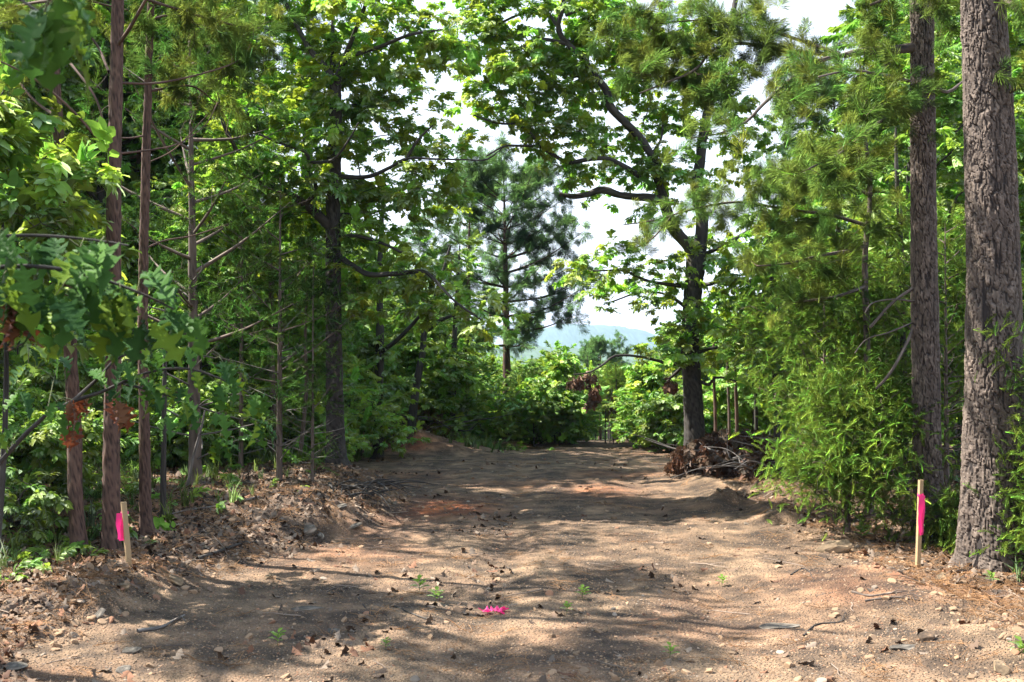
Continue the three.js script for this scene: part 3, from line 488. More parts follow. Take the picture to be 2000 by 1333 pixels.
{
  const d = 9.3;
  pineStem('second big pine on the right, its bark half in sun', d, [[1818, 1092, 66], [1815, 1040, 58], [1812, 900, 54], [1810, 750, 53], [1807, 600, 51], [1804, 400, 48], [1803, 250, 46], [1802, 100, 44], [1800, -100, 42], [1796, -500, 34], [1790, -1100, 16]], { seed: 15, light: 1.1,
    trunk: { flaky: true, sides: 110, seg: 0.012, cell: [0.055, 0.18], relief: 0.013, flare: 0.25, style: 'pine' },
    limbs: [{ ...line(d, [[1790, 92, 20], [1740, 98, 18, -0.1], [1690, 100, 16, -0.2], [1650, 108, 12, -0.25]]), style: 'pine' }, { ...line(d, [[1655, 106, 9, -0.25], [1600, 120, 8, -0.4], [1540, 160, 7, -0.5], [1490, 205, 6, -0.6], [1455, 240, 5, -0.7], [1400, 262, 3, -0.8], [1350, 270, 2, -0.9]]) },
      { ...line(d, [[1640, 108, 8, -0.25], [1540, 100, 8, 0.1], [1440, 85, 7, 0.4], [1392, 98, 6, 0.4], [1360, 135, 6, 0.3], [1300, 162, 4, 0.2], [1250, 182, 3, 0.1]]) }, { ...line(d, [[1640, 105, 8, -0.25], [1500, 60, 6, 0.2], [1380, 40, 4, 0.5], [1270, 50, 3, 0.6], [1200, 70, 2, 0.6]]) },
      { ...line(d, [[1775, 158, 7], [1720, 146, 6, -0.5], [1660, 138, 5, -0.9], [1600, 150, 3, -1.2]]) }, { ...line(d, [[1795, 205, 8], [1740, 225, 7, -0.4], [1690, 260, 6, -0.8], [1640, 300, 4, -1.2], [1580, 330, 3, -1.5]]) }, { ...line(d, [[1800, 150, 9], [1850, 180, 7, 0.2], [1880, 160, 5, 0.3]]) },
      { ...line(d, [[1790, 560, 7], [1745, 590, 6, -0.1], [1700, 640, 6, -0.2]]), bare: true }, { ...line(d, [[1785, 640, 6], [1762, 690, 6, -0.2], [1735, 735, 6, -0.3], [1712, 760, 5, -0.3]]), bare: true }, { ...line(d, [[1790, 590, 5], [1740, 585, 3, -0.3], [1700, 595, 3, -0.5], [1690, 612, 2, -0.6]]), bare: true }, { ...line(d, [[1786, 630, 4], [1735, 650, 3, -0.3], [1690, 665, 2, -0.5], [1670, 690, 2, -0.6]]), bare: true }],
    clumps: clumpsAt(d, 44, [[1240, 75, 80, 50, 0.5], [1330, 50, 90, 50, 0.5], [1420, 40, 70, 40, 0.4], [1350, 125, 90, 32, 0.3], [1270, 150, 70, 30, 0.2], [1450, 110, 80, 45, 0.2], [1540, 150, 70, 40, -0.3], [1590, 100, 50, 30, 0], [1560, 215, 80, 40, -0.5], [1470, 245, 70, 22, -0.7, 1, 0.8], [1400, 265, 50, 14, -0.8, 1, 0.7], [1430, 170, 70, 40, 0.1], [1500, 60, 60, 40, 0.2, 1, 0.7], [1380, 205, 60, 25, 0.1, 1, 0.7],
      [1640, 170, 80, 40, -0.7], [1700, 120, 60, 30, -0.3], [1800, 210, 60, 60, -0.3], [1720, 220, 60, 40, -0.6], [1650, 290, 80, 40, -1.1], [1580, 330, 70, 40, -1.4], [1690, 60, 80, 30, 0, 1, 0.7], [1500, 20, 60, 25, 0.3, 1, 0.7], [1830, 50, 40, 50, 0.3, 1, 0.5]]) });
}
{
  const d = 10.6;
  pineStem('young pine with long fresh needles overhanging the right verge', d, [[1700, 1000, 16], [1697, 900, 14], [1693, 640, 13], [1690, 500, 11], [1700, 380, 9], [1690, 260, 7], [1680, 120, 4]], { seed: 16, light: 1.14,
    trunk: { sides: 20, seg: 0.05, style: 'pine', cell: [0.02, 0.05], relief: 0.004 },
    limbs: [{ ...line(d, [[1692, 480, 8], [1660, 490, 7, -0.3], [1600, 500, 6, -0.5], [1540, 515, 4, -0.7], [1480, 520, 3, -0.8]]) }, { ...line(d, [[1692, 440, 8], [1620, 420, 7, 0], [1540, 410, 6, 0.2], [1440, 395, 5, 0.4], [1350, 410, 4, 0.5], [1280, 430, 3, 0.6], [1215, 440, 2, 0.6]]) }, { ...line(d, [[1695, 380, 7], [1640, 350, 5, -0.4], [1580, 330, 4, -0.6], [1520, 330, 3, -0.8]]) }, { ...line(d, [[1690, 560, 7], [1630, 580, 5, -0.5], [1560, 590, 4, -0.7]]) }, { ...line(d, [[1310, 425, 4, 0.55], [1270, 470, 3, 0.5], [1240, 485, 2, 0.5]]) }],
    clumps: clumpsAt(d, 34, [[1350, 420, 70, 30, 0.5], [1270, 440, 55, 22, 0.6], [1260, 475, 35, 18, 0.5, 1, 0.8], [1430, 390, 70, 40, 0.4], [1500, 400, 70, 45, 0.2], [1480, 340, 50, 30, 0.2], [1540, 330, 70, 40, -0.7], [1630, 370, 70, 50, -0.4], [1560, 430, 70, 40, 0], [1640, 450, 60, 40, -0.3], [1540, 510, 80, 40, -0.7, 1.1], [1620, 520, 60, 40, -0.5, 1.05], [1580, 590, 70, 30, -0.7, 1.05], [1690, 300, 50, 60, 0, 1, 0.7], [1730, 400, 50, 50, 0, 1, 0.7], [1480, 520, 40, 30, -0.8, 1, 0.7]]) });
}
// ---- the pine that stands in the middle where the road drops away, and pines beyond it
function autoPine(name, label, base, h, o) {
  const r = rngOf(o.seed), lean = V((r() - 0.5) * 0.04 * h, 0, (r() - 0.5) * 0.04 * h), rad = o.rad ?? h * 0.014, c0 = o.c0 ?? 0.35, spread = o.spread ?? h * 0.24;
  const trunk = { pts: [0, 0.3, 0.6, 0.85, 1].map((t) => base.clone().add(V(lean.x * t * t, h * t - 0.1 * (1 - t), lean.z * t * t))), rad: [1, 0.85, 0.6, 0.3, 0.1].map((q) => q * rad), sides: 16, seg: 0.1, style: o.style ?? 'redpine', cell: [0.04, 0.1], relief: rad * 0.1, flare: 0.25 };
  const stems = [trunk], clumps = [];
  for (let t = c0, k = 0; t < 0.97; t += o.whorl ?? 0.085, k++) for (let j = 0; j < (o.arms ?? 4); j++) {
    const a = (j / (o.arms ?? 4) + r() * 0.25) * 2 * Math.PI + k, u = (t - c0) / (1 - c0), L = spread * (0.35 + 0.85 * Math.sqrt(1 - u)) * (0.75 + 0.5 * r()) * (u < 0.15 ? 0.8 : 1), s = base.clone().add(V(lean.x * t * t, h * t, lean.z * t * t)), rise = lerp(0.1, 0.75, u);
    const e = s.clone().add(V(Math.cos(a) * L, L * rise, Math.sin(a) * L)), m = s.clone().lerp(e, 0.5).add(V(0, -0.06 * L, 0));
    stems.push({ pts: [s, m, e], rad: [rad * 0.32 * (1 - 0.6 * u), rad * 0.2 * (1 - 0.6 * u), 0.006], sides: 5, seg: 0.25, style: 'redpine', from: 0.3 });
    clumps.push({ c: e.clone().lerp(s, 0.12), rx: L * 0.27, ry: L * 0.16 + 0.08, rz: L * 0.27, n: o.n ?? 9 }, { c: s.clone().lerp(e, 0.55), rx: L * 0.25, ry: L * 0.12 + 0.06, rz: L * 0.25, n: Math.round((o.n ?? 9) * 0.6) });
  }
  clumps.push({ c: base.clone().add(lean).add(V(0, h * 0.99, 0)), rx: 0.3, ry: 0.35, rz: 0.3, n: 8 });
  return tree({ name, label, base, stems, clumps, fol: o.fol ?? 'farpine', twig: TWIG.pine, seed: o.seed, group: o.group, per: o.per, light: o.light ?? 1, leafScale: o.leafScale ?? 1, tipR: 0.003 });
}
{
  const b = onGround(990, 885, 24); const h = at(1010, 340, 24).y - b.y;
  autoPine('pine_tree', 'bluish green pine standing free in the middle, beyond the crest of the road', b, h, { seed: 21, rad: 0.105, c0: 0.36, spread: 1.75, whorl: 0.054, arms: 5, n: 7, per: 4, light: 1.2 });
}
// ---- cedars
function cedar(name, label, base, h, width, o) {               // a column or cone of feathery boughs, dead twigs below
  const r = rngOf(o.seed), rad = o.rad ?? 0.012 * h + 0.015, c0 = o.c0 ?? 0.1, lean = o.lean ?? V(0, 0, 0);
  const up = (t) => base.clone().add(V(lean.x * t, h * t - 0.05, lean.z * t));
  const stems = [{ pts: [0, 0.25, 0.5, 0.75, 1].map(up), rad: [1, 0.85, 0.6, 0.35, 0.12].map((q) => q * rad), sides: 12, seg: 0.1, style: 'cedar', cell: [0.015, 0.2], relief: rad * 0.12 }], clumps = [];
  const N = o.boughs ?? 26;
  for (let k = 0; k < N; k++) {
    const t = lerp(c0, 0.98, (k + r() * 0.7) / N), a = k * 2.4 + r(), u = (t - c0) / (1 - c0), L = width * (o.cone ? Math.pow(1 - u, 0.7) + 0.12 : Math.sin(Math.PI * lerp(0.25, 0.97, u)) + 0.1) * (0.65 + 0.5 * r()), s = up(t);
    const e = s.clone().add(V(Math.cos(a) * L, L * lerp(0.25, 0.8, r()), Math.sin(a) * L));
    stems.push({ name: 'bough', pts: [s, s.clone().lerp(e, 0.5).add(V(0, -0.05 * L, 0)), e], rad: [rad * 0.3, rad * 0.2, 0.003], sides: 4, seg: 0.25, style: 'cedar', from: 0.35 });
    clumps.push({ c: s.clone().lerp(e, 0.75), rx: L * 0.36 + 0.08, ry: L * 0.26 + 0.1, rz: L * 0.36 + 0.08, n: Math.max(3, Math.round((o.n ?? 14) * (0.4 + L / width))) });
  }
  for (let k = 0; k < (o.dead ?? 10); k++) {
    const t = lerp(0.05, c0 + 0.25, r()), a = r() * 6.3, L = width * (0.4 + 0.5 * r()), s = up(t), e = s.clone().add(V(Math.cos(a) * L, L * (0.2 + 0.3 * r()), Math.sin(a) * L));
    stems.push({ name: 'dead_branch', pts: [s, s.clone().lerp(e, 0.5).add(V(r() * 0.1, r() * 0.1 - 0.05, r() * 0.1)), e], rad: [rad * 0.16 + 0.002, rad * 0.1 + 0.002, 0.0015], sides: 4, seg: 0.2, style: o.deadStyle ?? 'grey', bare: true });
  }
  return tree({ name, label, base, stems, clumps: [...clumps, ...(o.extra ?? [])], fol: o.fol ?? 'cedar', twig: TWIG.cedar, seed: o.seed, category: o.category, group: o.group, light: o.light ?? 1, leafScale: o.leafScale ?? 1, tipR: 0.0018 });
}
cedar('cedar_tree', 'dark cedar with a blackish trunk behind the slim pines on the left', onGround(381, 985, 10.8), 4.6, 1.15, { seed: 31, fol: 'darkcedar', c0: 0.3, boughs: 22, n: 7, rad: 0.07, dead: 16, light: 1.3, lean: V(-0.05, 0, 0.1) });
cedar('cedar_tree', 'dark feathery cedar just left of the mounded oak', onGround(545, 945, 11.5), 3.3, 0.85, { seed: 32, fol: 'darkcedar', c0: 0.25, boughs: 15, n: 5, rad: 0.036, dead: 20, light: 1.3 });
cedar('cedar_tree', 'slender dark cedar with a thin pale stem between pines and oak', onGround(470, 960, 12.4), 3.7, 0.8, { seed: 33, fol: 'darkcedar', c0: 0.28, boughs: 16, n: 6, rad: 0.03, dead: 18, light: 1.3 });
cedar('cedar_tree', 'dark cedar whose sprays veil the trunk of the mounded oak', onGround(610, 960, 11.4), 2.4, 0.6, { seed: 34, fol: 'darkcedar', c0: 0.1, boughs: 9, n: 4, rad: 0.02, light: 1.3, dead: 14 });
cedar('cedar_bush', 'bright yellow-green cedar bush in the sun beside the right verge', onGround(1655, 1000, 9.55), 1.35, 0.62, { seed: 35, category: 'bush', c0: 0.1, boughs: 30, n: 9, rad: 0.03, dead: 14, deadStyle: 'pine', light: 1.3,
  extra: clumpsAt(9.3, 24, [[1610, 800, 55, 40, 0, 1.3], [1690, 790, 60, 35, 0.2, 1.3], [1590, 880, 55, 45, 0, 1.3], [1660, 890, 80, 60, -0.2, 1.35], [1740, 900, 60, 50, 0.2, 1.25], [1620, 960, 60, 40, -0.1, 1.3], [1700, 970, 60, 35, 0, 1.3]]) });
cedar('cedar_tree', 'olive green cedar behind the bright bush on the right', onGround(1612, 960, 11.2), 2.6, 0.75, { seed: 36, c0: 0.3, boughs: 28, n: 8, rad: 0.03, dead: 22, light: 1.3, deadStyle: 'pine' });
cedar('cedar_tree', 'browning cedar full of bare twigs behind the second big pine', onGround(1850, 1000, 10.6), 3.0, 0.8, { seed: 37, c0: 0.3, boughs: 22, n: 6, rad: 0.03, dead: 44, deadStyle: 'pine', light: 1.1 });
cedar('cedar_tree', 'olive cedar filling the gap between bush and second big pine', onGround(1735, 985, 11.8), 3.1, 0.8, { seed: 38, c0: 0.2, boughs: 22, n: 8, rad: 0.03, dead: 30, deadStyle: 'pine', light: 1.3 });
cedar('cedar_sapling', 'small cedar sapling at the right edge before the massive pine', onGround(2110, 1150, 7.6), 1.7, 0.28, { extra: clumpsAt(7.6, 40, [[1992, 650, 18, 22], [1985, 765, 14, 40], [1992, 830, 12, 20]]), seed: 39, category: 'sapling', cone: true, c0: 0.05, boughs: 30, n: 10, rad: 0.016, dead: 3, light: 1.25 });
cedar('cedar_sapling', 'low cedar seedling between the two big pines', onGround(1865, 1095, 8.9), 0.4, 0.16, { seed: 40, category: 'sapling', c0: 0.1, boughs: 12, n: 5, rad: 0.008, dead: 3, light: 1.15 });

// ---- broad-leaved trees and shrubs round the clearing
function broadTree(name, label, base, h, o) {
  const r = rngOf(o.seed), rad = o.rad ?? h * 0.013 + 0.01, c0 = o.c0 ?? 0.3, wide = o.wide ?? h * 0.26, lx = o.lean ?? (r() - 0.5) * 0.12 * h, lz = (r() - 0.5) * 0.1 * h;
  const up = (t) => base.clone().add(V(lx * t + 0.03 * h * Math.sin(t * 5 + o.seed) * t, h * t - 0.06, lz * t));
  const stems = [{ pts: [0, 0.2, 0.45, 0.7, 0.95].map(up), rad: [1, 0.85, 0.65, 0.4, 0.12].map((q) => q * rad), sides: o.sides ?? 12, seg: 0.14, style: o.style ?? 'oak', relief: rad * 0.1 }], clumps = [];
  const N = o.limbs ?? 9;
  for (let k = 0; k < N; k++) {
    const t = lerp(c0, 0.85, (k + 0.6 * r()) / N), a = k * 2.4 + r() * 1.2, u = (t - c0) / (1 - c0), L = wide * (0.55 + 0.6 * r()) * lerp(1, 0.65, u), s = up(t), e = s.clone().add(V(Math.cos(a) * L, L * (0.25 + 0.6 * r()), Math.sin(a) * L));
    stems.push({ pts: [s, s.clone().lerp(e, 0.4).add(V((r() - 0.5) * 0.2 * L, -0.04 * L, (r() - 0.5) * 0.2 * L)), s.clone().lerp(e, 0.75).add(V((r() - 0.5) * 0.15 * L, 0.04 * L, 0)), e], rad: [0.42, 0.3, 0.2, 0.06].map((q) => q * rad * (1 - 0.5 * u)), sides: 6, seg: 0.22, style: o.style ?? 'oak' });
    const kk = 0.8 + 0.45 * r();
    clumps.push({ c: e, rx: L * 0.42, ry: L * 0.32, rz: L * 0.42, n: o.n ?? 11, k: kk }, { c: s.clone().lerp(e, 0.62).add(V(0, 0.1 * L, 0)), rx: L * 0.36, ry: L * 0.26, rz: L * 0.36, n: Math.round((o.n ?? 11) * 0.6), k: kk });
  }
  clumps.push({ c: up(0.95), rx: wide * 0.45, ry: h * 0.12, rz: wide * 0.45, n: (o.n ?? 11) * 1.5 | 0 });
  return tree({ name, label, base, stems, clumps, fol: o.fol ?? 'farleaf', twig: o.twig ?? TWIG.oak, seed: o.seed, category: o.category, group: o.group, light: o.light ?? 1, leafScale: o.leafScale ?? 1, per: o.per, tipR: 0.003 });
}
function bush(name, label, base, h, wide, o) { return broadTree(name, label, base, h, { c0: 0.12, wide, limbs: 9, n: 12, rad: 0.012 + 0.004 * h, fol: 'elm', category: 'bush', ...o }); }
bush('hickory_sapling', 'hickory sapling with bright yellow-green leaves at the far left edge', onGround(-10, 1000, 7.4), 3.3, 0.75, { seed: 51, fol: 'hickory', category: 'sapling', light: 1.2, c0: 0.45, n: 8 });
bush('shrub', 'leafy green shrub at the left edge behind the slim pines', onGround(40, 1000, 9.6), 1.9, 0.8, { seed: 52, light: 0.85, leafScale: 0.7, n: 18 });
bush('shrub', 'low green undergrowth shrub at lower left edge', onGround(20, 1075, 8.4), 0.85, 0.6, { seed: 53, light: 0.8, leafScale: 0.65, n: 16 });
bush('shrub', 'yellow-green oak shrub left of the right oak where the road drops', onGround(1262, 880, 21), 1.5, 0.5, { seed: 54, fol: 'oak', light: 1.3 });
bush('shrub', 'grey-green bush close beside the right oak trunk', onGround(1310, 880, 19), 0.9, 0.4, { seed: 55, light: 1.1 });
bush('shrub', 'sunlit leafy bush behind the right brush pile', onGround(1470, 880, 19.5), 1.5, 0.8, { seed: 56, fol: 'elm', light: 1.2 });
bush('shrub', 'dense dark green bush at left end of the road crest', onGround(1092, 885, 21.5), 1.9, 0.6, { seed: 57, light: 1.25, n: 8 });
bush('shrub', 'green shrub behind the pushed-up dirt, left of the middle pine', onGround(862, 880, 21), 1.6, 0.7, { seed: 58, light: 1, n: 14 });
bush('shrub', 'leafy shrub growing over the left brush pile', onGround(800, 870, 21.5), 2.2, 0.9, { seed: 59, light: 0.95, n: 14 });
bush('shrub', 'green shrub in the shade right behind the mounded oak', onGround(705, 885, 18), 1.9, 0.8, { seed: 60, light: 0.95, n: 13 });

// ---- traced slim trunks in the woods left of the middle
function slim(label, d, list, o = {}) {
  const t = line(d, list), n = list.length; Object.assign(t, { sides: 14, seg: 0.08, cell: [0.03, 0.09], relief: 0.006, style: o.style ?? 'oak' });
  const base = rooted(t), top = t.pts[n - 1];
  return tree({ name: o.name ?? 'broadleaf_tree', label, base, style: t.style, fol: o.fol ?? 'farleaf', leafScale: o.leafScale ?? 0.75, seed: o.seed, stems: [t, ...(o.limbs ?? [])], clumps: clumpsAt(d, o.dens ?? 7, o.clumps ?? []), light: o.light ?? 1, twig: o.twig ?? TWIG.oak });
}
slim('grey-trunked tall pine directly behind the left oak', 20, [[598, 920, 34], [598, 700, 30], [597, 480, 27], [600, 300, 22], [605, 50, 16], [608, -250, 8]], { seed: 71, style: 'pine', name: 'pine_tree', fol: 'farpine', leafScale: 1, dens: 8, clumps: [[600, 60, 110, 70], [560, 200, 90, 50], [650, -100, 140, 80], [520, -60, 90, 60]] });
slim('dark straight tree just right of the left oak', 17.5, [[738, 890, 22], [740, 760, 19], [742, 640, 16], [741, 540, 12], [746, 430, 8], [750, 340, 4]], { seed: 72, limbs: [{ ...line(17.5, [[742, 690, 10], [775, 665, 9, -0.2], [800, 640, 8, -0.3], [830, 610, 6, -0.5], [870, 600, 4, -0.7]]) }], clumps: [[740, 420, 90, 60], [830, 470, 80, 50], [680, 520, 70, 50, 0.5], [850, 600, 70, 40, -0.5], [780, 690, 60, 35], [690, 640, 60, 40]] });
slim('crooked leaning tree in the woods between left oak and middle pine', 20, [[800, 885, 18], [812, 760, 16], [825, 690, 13], [830, 640, 11], [850, 580, 8], [880, 480, 5]], { seed: 73, limbs: [{ ...line(20, [[836, 645, 9], [862, 625, 8, -0.2], [890, 615, 5, -0.3], [930, 600, 3, -0.4]]) }], clumps: [[870, 500, 80, 55], [920, 560, 60, 45], [840, 700, 60, 40], [800, 600, 60, 50], [880, 650, 60, 35]] });
slim('slim dark tree left of the middle pine, nearer of two', 21, [[883, 885, 14], [885, 760, 12], [888, 650, 10], [893, 560, 7], [898, 480, 3]], { seed: 74, clumps: [[890, 520, 60, 50], [910, 620, 55, 40], [870, 720, 60, 35, 0.4], [925, 700, 55, 45, 0.5]] });
slim('slim reddish pine left of the middle pine, farther of two', 23, [[911, 885, 12], [912, 760, 10], [914, 600, 9], [916, 480, 6], [917, 420, 3]], { seed: 75, style: 'redpine', name: 'pine_tree', fol: 'farpine', leafScale: 1, clumps: [[916, 560, 45, 25], [935, 640, 40, 22], [910, 490, 35, 30]] });
slim('dead thin dark stem beside the thinnest slim pine', 8.9, [[318, 1068, 13], [319, 900, 11], [321, 740, 9], [324, 600, 6]], { seed: 76, name: 'dead_sapling', clumps: [] });
slim('bare grey sapling leaning right behind the slim pines', 10.3, [[342, 1035, 7], [360, 960, 7], [378, 890, 6], [392, 840, 5], [400, 800, 3]], { seed: 77, style: 'grey', name: 'dead_sapling', clumps: [] });
slim('thin stemmed young tree left of the left oak', 13.5, [[536, 935, 16], [533, 800, 13], [530, 650, 11], [528, 520, 9], [525, 420, 5]], { seed: 78, style: 'cedar', fol: 'elm', leafScale: 1, dens: 9, clumps: [[525, 430, 50, 40], [480, 480, 60, 40, 0.8]] });
slim('dark crooked understory stem left of the left oak', 13, [[582, 930, 10], [590, 850, 9], [598, 760, 8], [596, 660, 6], [600, 560, 3]], { seed: 79, style: 'cedar', clumps: [] });
slim('young tree with a thin bent stem between the right oak and big pines', 11.5, [[1770, 1000, 14], [1765, 700, 12], [1758, 440, 11], [1752, 340, 9], [1750, 250, 4]], { seed: 80, fol: 'hickory', leafScale: 0.95, dens: 12, light: 1.25, clumps: [[1740, 250, 60, 50], [1700, 340, 60, 50], [1770, 390, 60, 50], [1690, 420, 60, 45], [1730, 480, 70, 40], [1660, 560, 60, 40], [1720, 610, 70, 40], [1580, 480, 60, 40, 0.6]] });
slim('leafy young tree behind the young pine on the right', 13.5, [[1520, 960, 14], [1516, 800, 12], [1510, 640, 10], [1506, 520, 7], [1502, 420, 4]], { seed: 81, fol: 'elm', leafScale: 1.1, dens: 10, light: 1.25, clumps: [[1500, 420, 70, 60], [1560, 480, 60, 50], [1470, 520, 60, 45], [1540, 600, 70, 50], [1480, 650, 70, 45], [1560, 700, 60, 40], [1460, 720, 50, 35]] });
for (const [k, x, w] of [[0, 1398, 7], [1, 1425, 6], [2, 1440, 8], [3, 1478, 9]]) slim(`${['thin reddish', 'slender leaning', 'straight brown', 'short dark'][k]} sapling trunk above the brush pile right of the right oak`, 17 + k * 0.3, [[x, 880, w], [x - 1, 800, w * 0.9], [x - 4, 720, w * 0.8], [x - 3, 640, w * 0.5]], { seed: 82 + k, style: ['redpine', 'cedar', 'redpine', 'oak'][k], fol: 'farleaf', leafScale: 0.6, clumps: [[x, 640, 35, 30], [x + 10, 720, 30, 20]] });

// ---- the woods behind: one of each kind, then placed copies
const LEFT = 'trees in the shaded woods left of the road', RIGHT = 'trees in the sunny woods right of the road', DOWN = 'trees on the slope below the crest of the road';
const protos = {
  broad: [[7.5, 0.3, 1.9, 201], [9.5, 0.28, 2.4, 202], [6, 0.25, 1.6, 203], [11, 0.35, 2.6, 204]],
  pine: [[9, 0.42, 1.5, 211], [11.5, 0.5, 1.7, 212]],
  bush: [[2.6, 0.1, 1.25, 221], [3.6, 0.12, 1.4, 222]],
  low: [[1.0, 0.02, 0.9, 231], [0.75, 0.02, 0.8, 232]],
};
const made = {};
function copyOf(kind, i, p, turn, s, label, group, name) {
  const key = kind + i; let g;
  if (!made[key]) {
    const [h, c0, w, seed] = protos[kind][i], zero = V(0, 0, 0);
    if (kind === 'pine') g = autoPine(name, label, zero, h, { seed, c0, spread: w, whorl: 0.07, arms: 4, n: 8, rad: 0.1 });
    else if (kind === 'broad') g = broadTree(name, label, zero, h, { seed, c0, wide: w, limbs: 13, n: 14, style: seed % 2 ? 'oak' : 'grey' });
    else g = bush(name, label, zero, h, w, { seed, c0, fol: 'farleaf', leafScale: kind === 'low' ? 0.55 : 0.7, n: 14, limbs: 12 });
    made[key] = g;
  } else { g = made[key].clone(); g.name = numbered(name); scene.add(g); }
  tag(g, label, kind === 'bush' || kind === 'low' ? 'bush' : 'tree', group); g.position.copy(p); g.rotation.y = turn; g.scale.setScalar(s);
  return g;
}
{
  const r = rngOf(77);
  const sky = [[500, -700], [600, -200], [700, 100], [770, 270], [840, 470], [900, 490], [960, 640], [1060, 690], [1130, 700], [1210, 690], [1250, 620], [1330, 560], [1400, 420], [1470, 150], [1560, -200], [1700, -900]];
  const skyline = (px) => { let y = -2000; for (let k = 0; k < sky.length - 1; k++) if (px >= sky[k][0] && px <= sky[k + 1][0]) y = lerp(sky[k][1], sky[k + 1][1], (px - sky[k][0]) / (sky[k + 1][0] - sky[k][0])); return y; };
  const marks = [[20, 'the left picture edge'], [112, 'the leftmost slim pine'], [222, 'the middle slim pine'], [284, 'the thinnest slim pine'], [378, 'the blackish-trunked cedar'], [470, 'the slender pale-stemmed cedar'], [535, 'the thin stemmed young tree'], [654, 'the mounded oak'], [741, 'the dark straight tree'], [820, 'the crooked leaning tree'], [900, 'the two slim trees'], [1000, 'the middle pine'], [1090, 'the dense bush at the crest'], [1175, 'the hanging dead leaf bunches'], [1240, 'the rusty cedar at the crest'], [1355, 'the forked right oak'], [1440, 'the right brush pile'], [1515, 'the leafy young tree'], [1650, 'the bright cedar bush'], [1810, 'the second big pine'], [1940, 'the massive pine'], [2040, 'the right picture edge']];
  const specs = [];
  const wood = (list, side) => { for (const [kind, n, x0, x1, d0, d1] of list) for (let k = 0; k < n; k++) {
    const d = lerp(d0, d1, (k + r()) / n), px = lerp(x0, x1, ((k * 0.618) % 1 + 0.12 * (r() - 0.5))), x = (px - 1000) / F * d, z = -d, i = Math.floor(r() * protos[kind].length), turn = r() * 6.28, y = height(x, z), P = protos[kind][i], half = kind === 'low' ? 0 : P[2] * F / d;
    const top = Math.max(skyline(px - half), skyline(px), skyline(px + half)), s = Math.min(0.85 + 0.35 * r(), (at(px, top, d).y - y) / (P[0] * 1.08));
    if (s < 0.22) continue;
    specs.push({ kind, i, x, y, z, d, px, turn, s, side });
  } };
  wood([['broad', 6, -150, 480, 15, 20], ['broad', 9, -100, 740, 21, 32], ['broad', 12, -100, 1000, 33, 52], ['pine', 7, -100, 560, 15, 30], ['bush', 9, -80, 620, 13, 20], ['low', 10, -50, 640, 12.5, 18], ['bush', 12, 50, 860, 22, 38]], LEFT);
  wood([['broad', 4, 1800, 2200, 14, 19], ['broad', 9, 1560, 2100, 21, 34], ['pine', 5, 1550, 2050, 17, 34], ['bush', 7, 1620, 2100, 13.5, 20], ['bush', 8, 1420, 2000, 22, 34]], RIGHT);
  wood([['broad', 5, 1030, 1130, 30, 46], ['pine', 4, 1190, 1330, 40, 62], ['bush', 5, 1300, 1420, 24, 40], ['bush', 5, 1020, 1120, 25, 36], ['bush', 3, 800, 880, 22, 26], ['bush', 3, 930, 1030, 27, 32], ['bush', 1, 1060, 1090, 23, 25], ['bush', 3, 1300, 1400, 21, 26], ['low', 4, 800, 900, 20.5, 24], ['low', 4, 920, 1040, 25.5, 29], ['low', 2, 1040, 1110, 21, 24], ['low', 4, 1040, 1115, 24, 30], ['low', 4, 1310, 1420, 24, 31], ['low', 4, 1290, 1430, 20, 24], ['broad', 6, 1240, 1420, 34, 60], ['pine', 6, 1080, 1260, 75, 120], ['broad', 10, 900, 1450, 80, 140]], DOWN);
  const nth = ['nearest', 'second', 'third', 'fourth', 'fifth', 'sixth', 'seventh', 'eighth'], seen = {}, noun = { broad: 'broadleaf tree', pine: 'pine', bush: 'shrub', low: 'low bush' };
  specs.sort((a, b) => a.d - b.d);
  for (const e of specs) {
    const mark = marks.reduce((a, b) => Math.abs(b[0] - e.px) < Math.abs(a[0] - e.px) ? b : a)[1], key = e.kind + mark, k = seen[key] = (seen[key] ?? -1) + 1;
    const tone = e.kind === 'pine' ? 'slender' : e.kind === 'low' ? 'spreading' : e.kind === 'bush' ? (e.s > 0.9 ? 'broad leafy' : 'low leafy') : (e.s * protos.broad[e.i][0] > 8 ? 'tall leafy' : 'leafy');
    copyOf(e.kind, e.i, V(e.x, e.y - 0.05, e.z), e.turn, e.s, `${tone} ${noun[e.kind]} behind ${mark}, ${nth[k]} one back`, e.side.replace('trees', noun[e.kind] + 's'), { broad: 'broadleaf_tree', pine: 'pine_tree', bush: 'shrub', low: 'low_bush' }[e.kind]);
  }
}
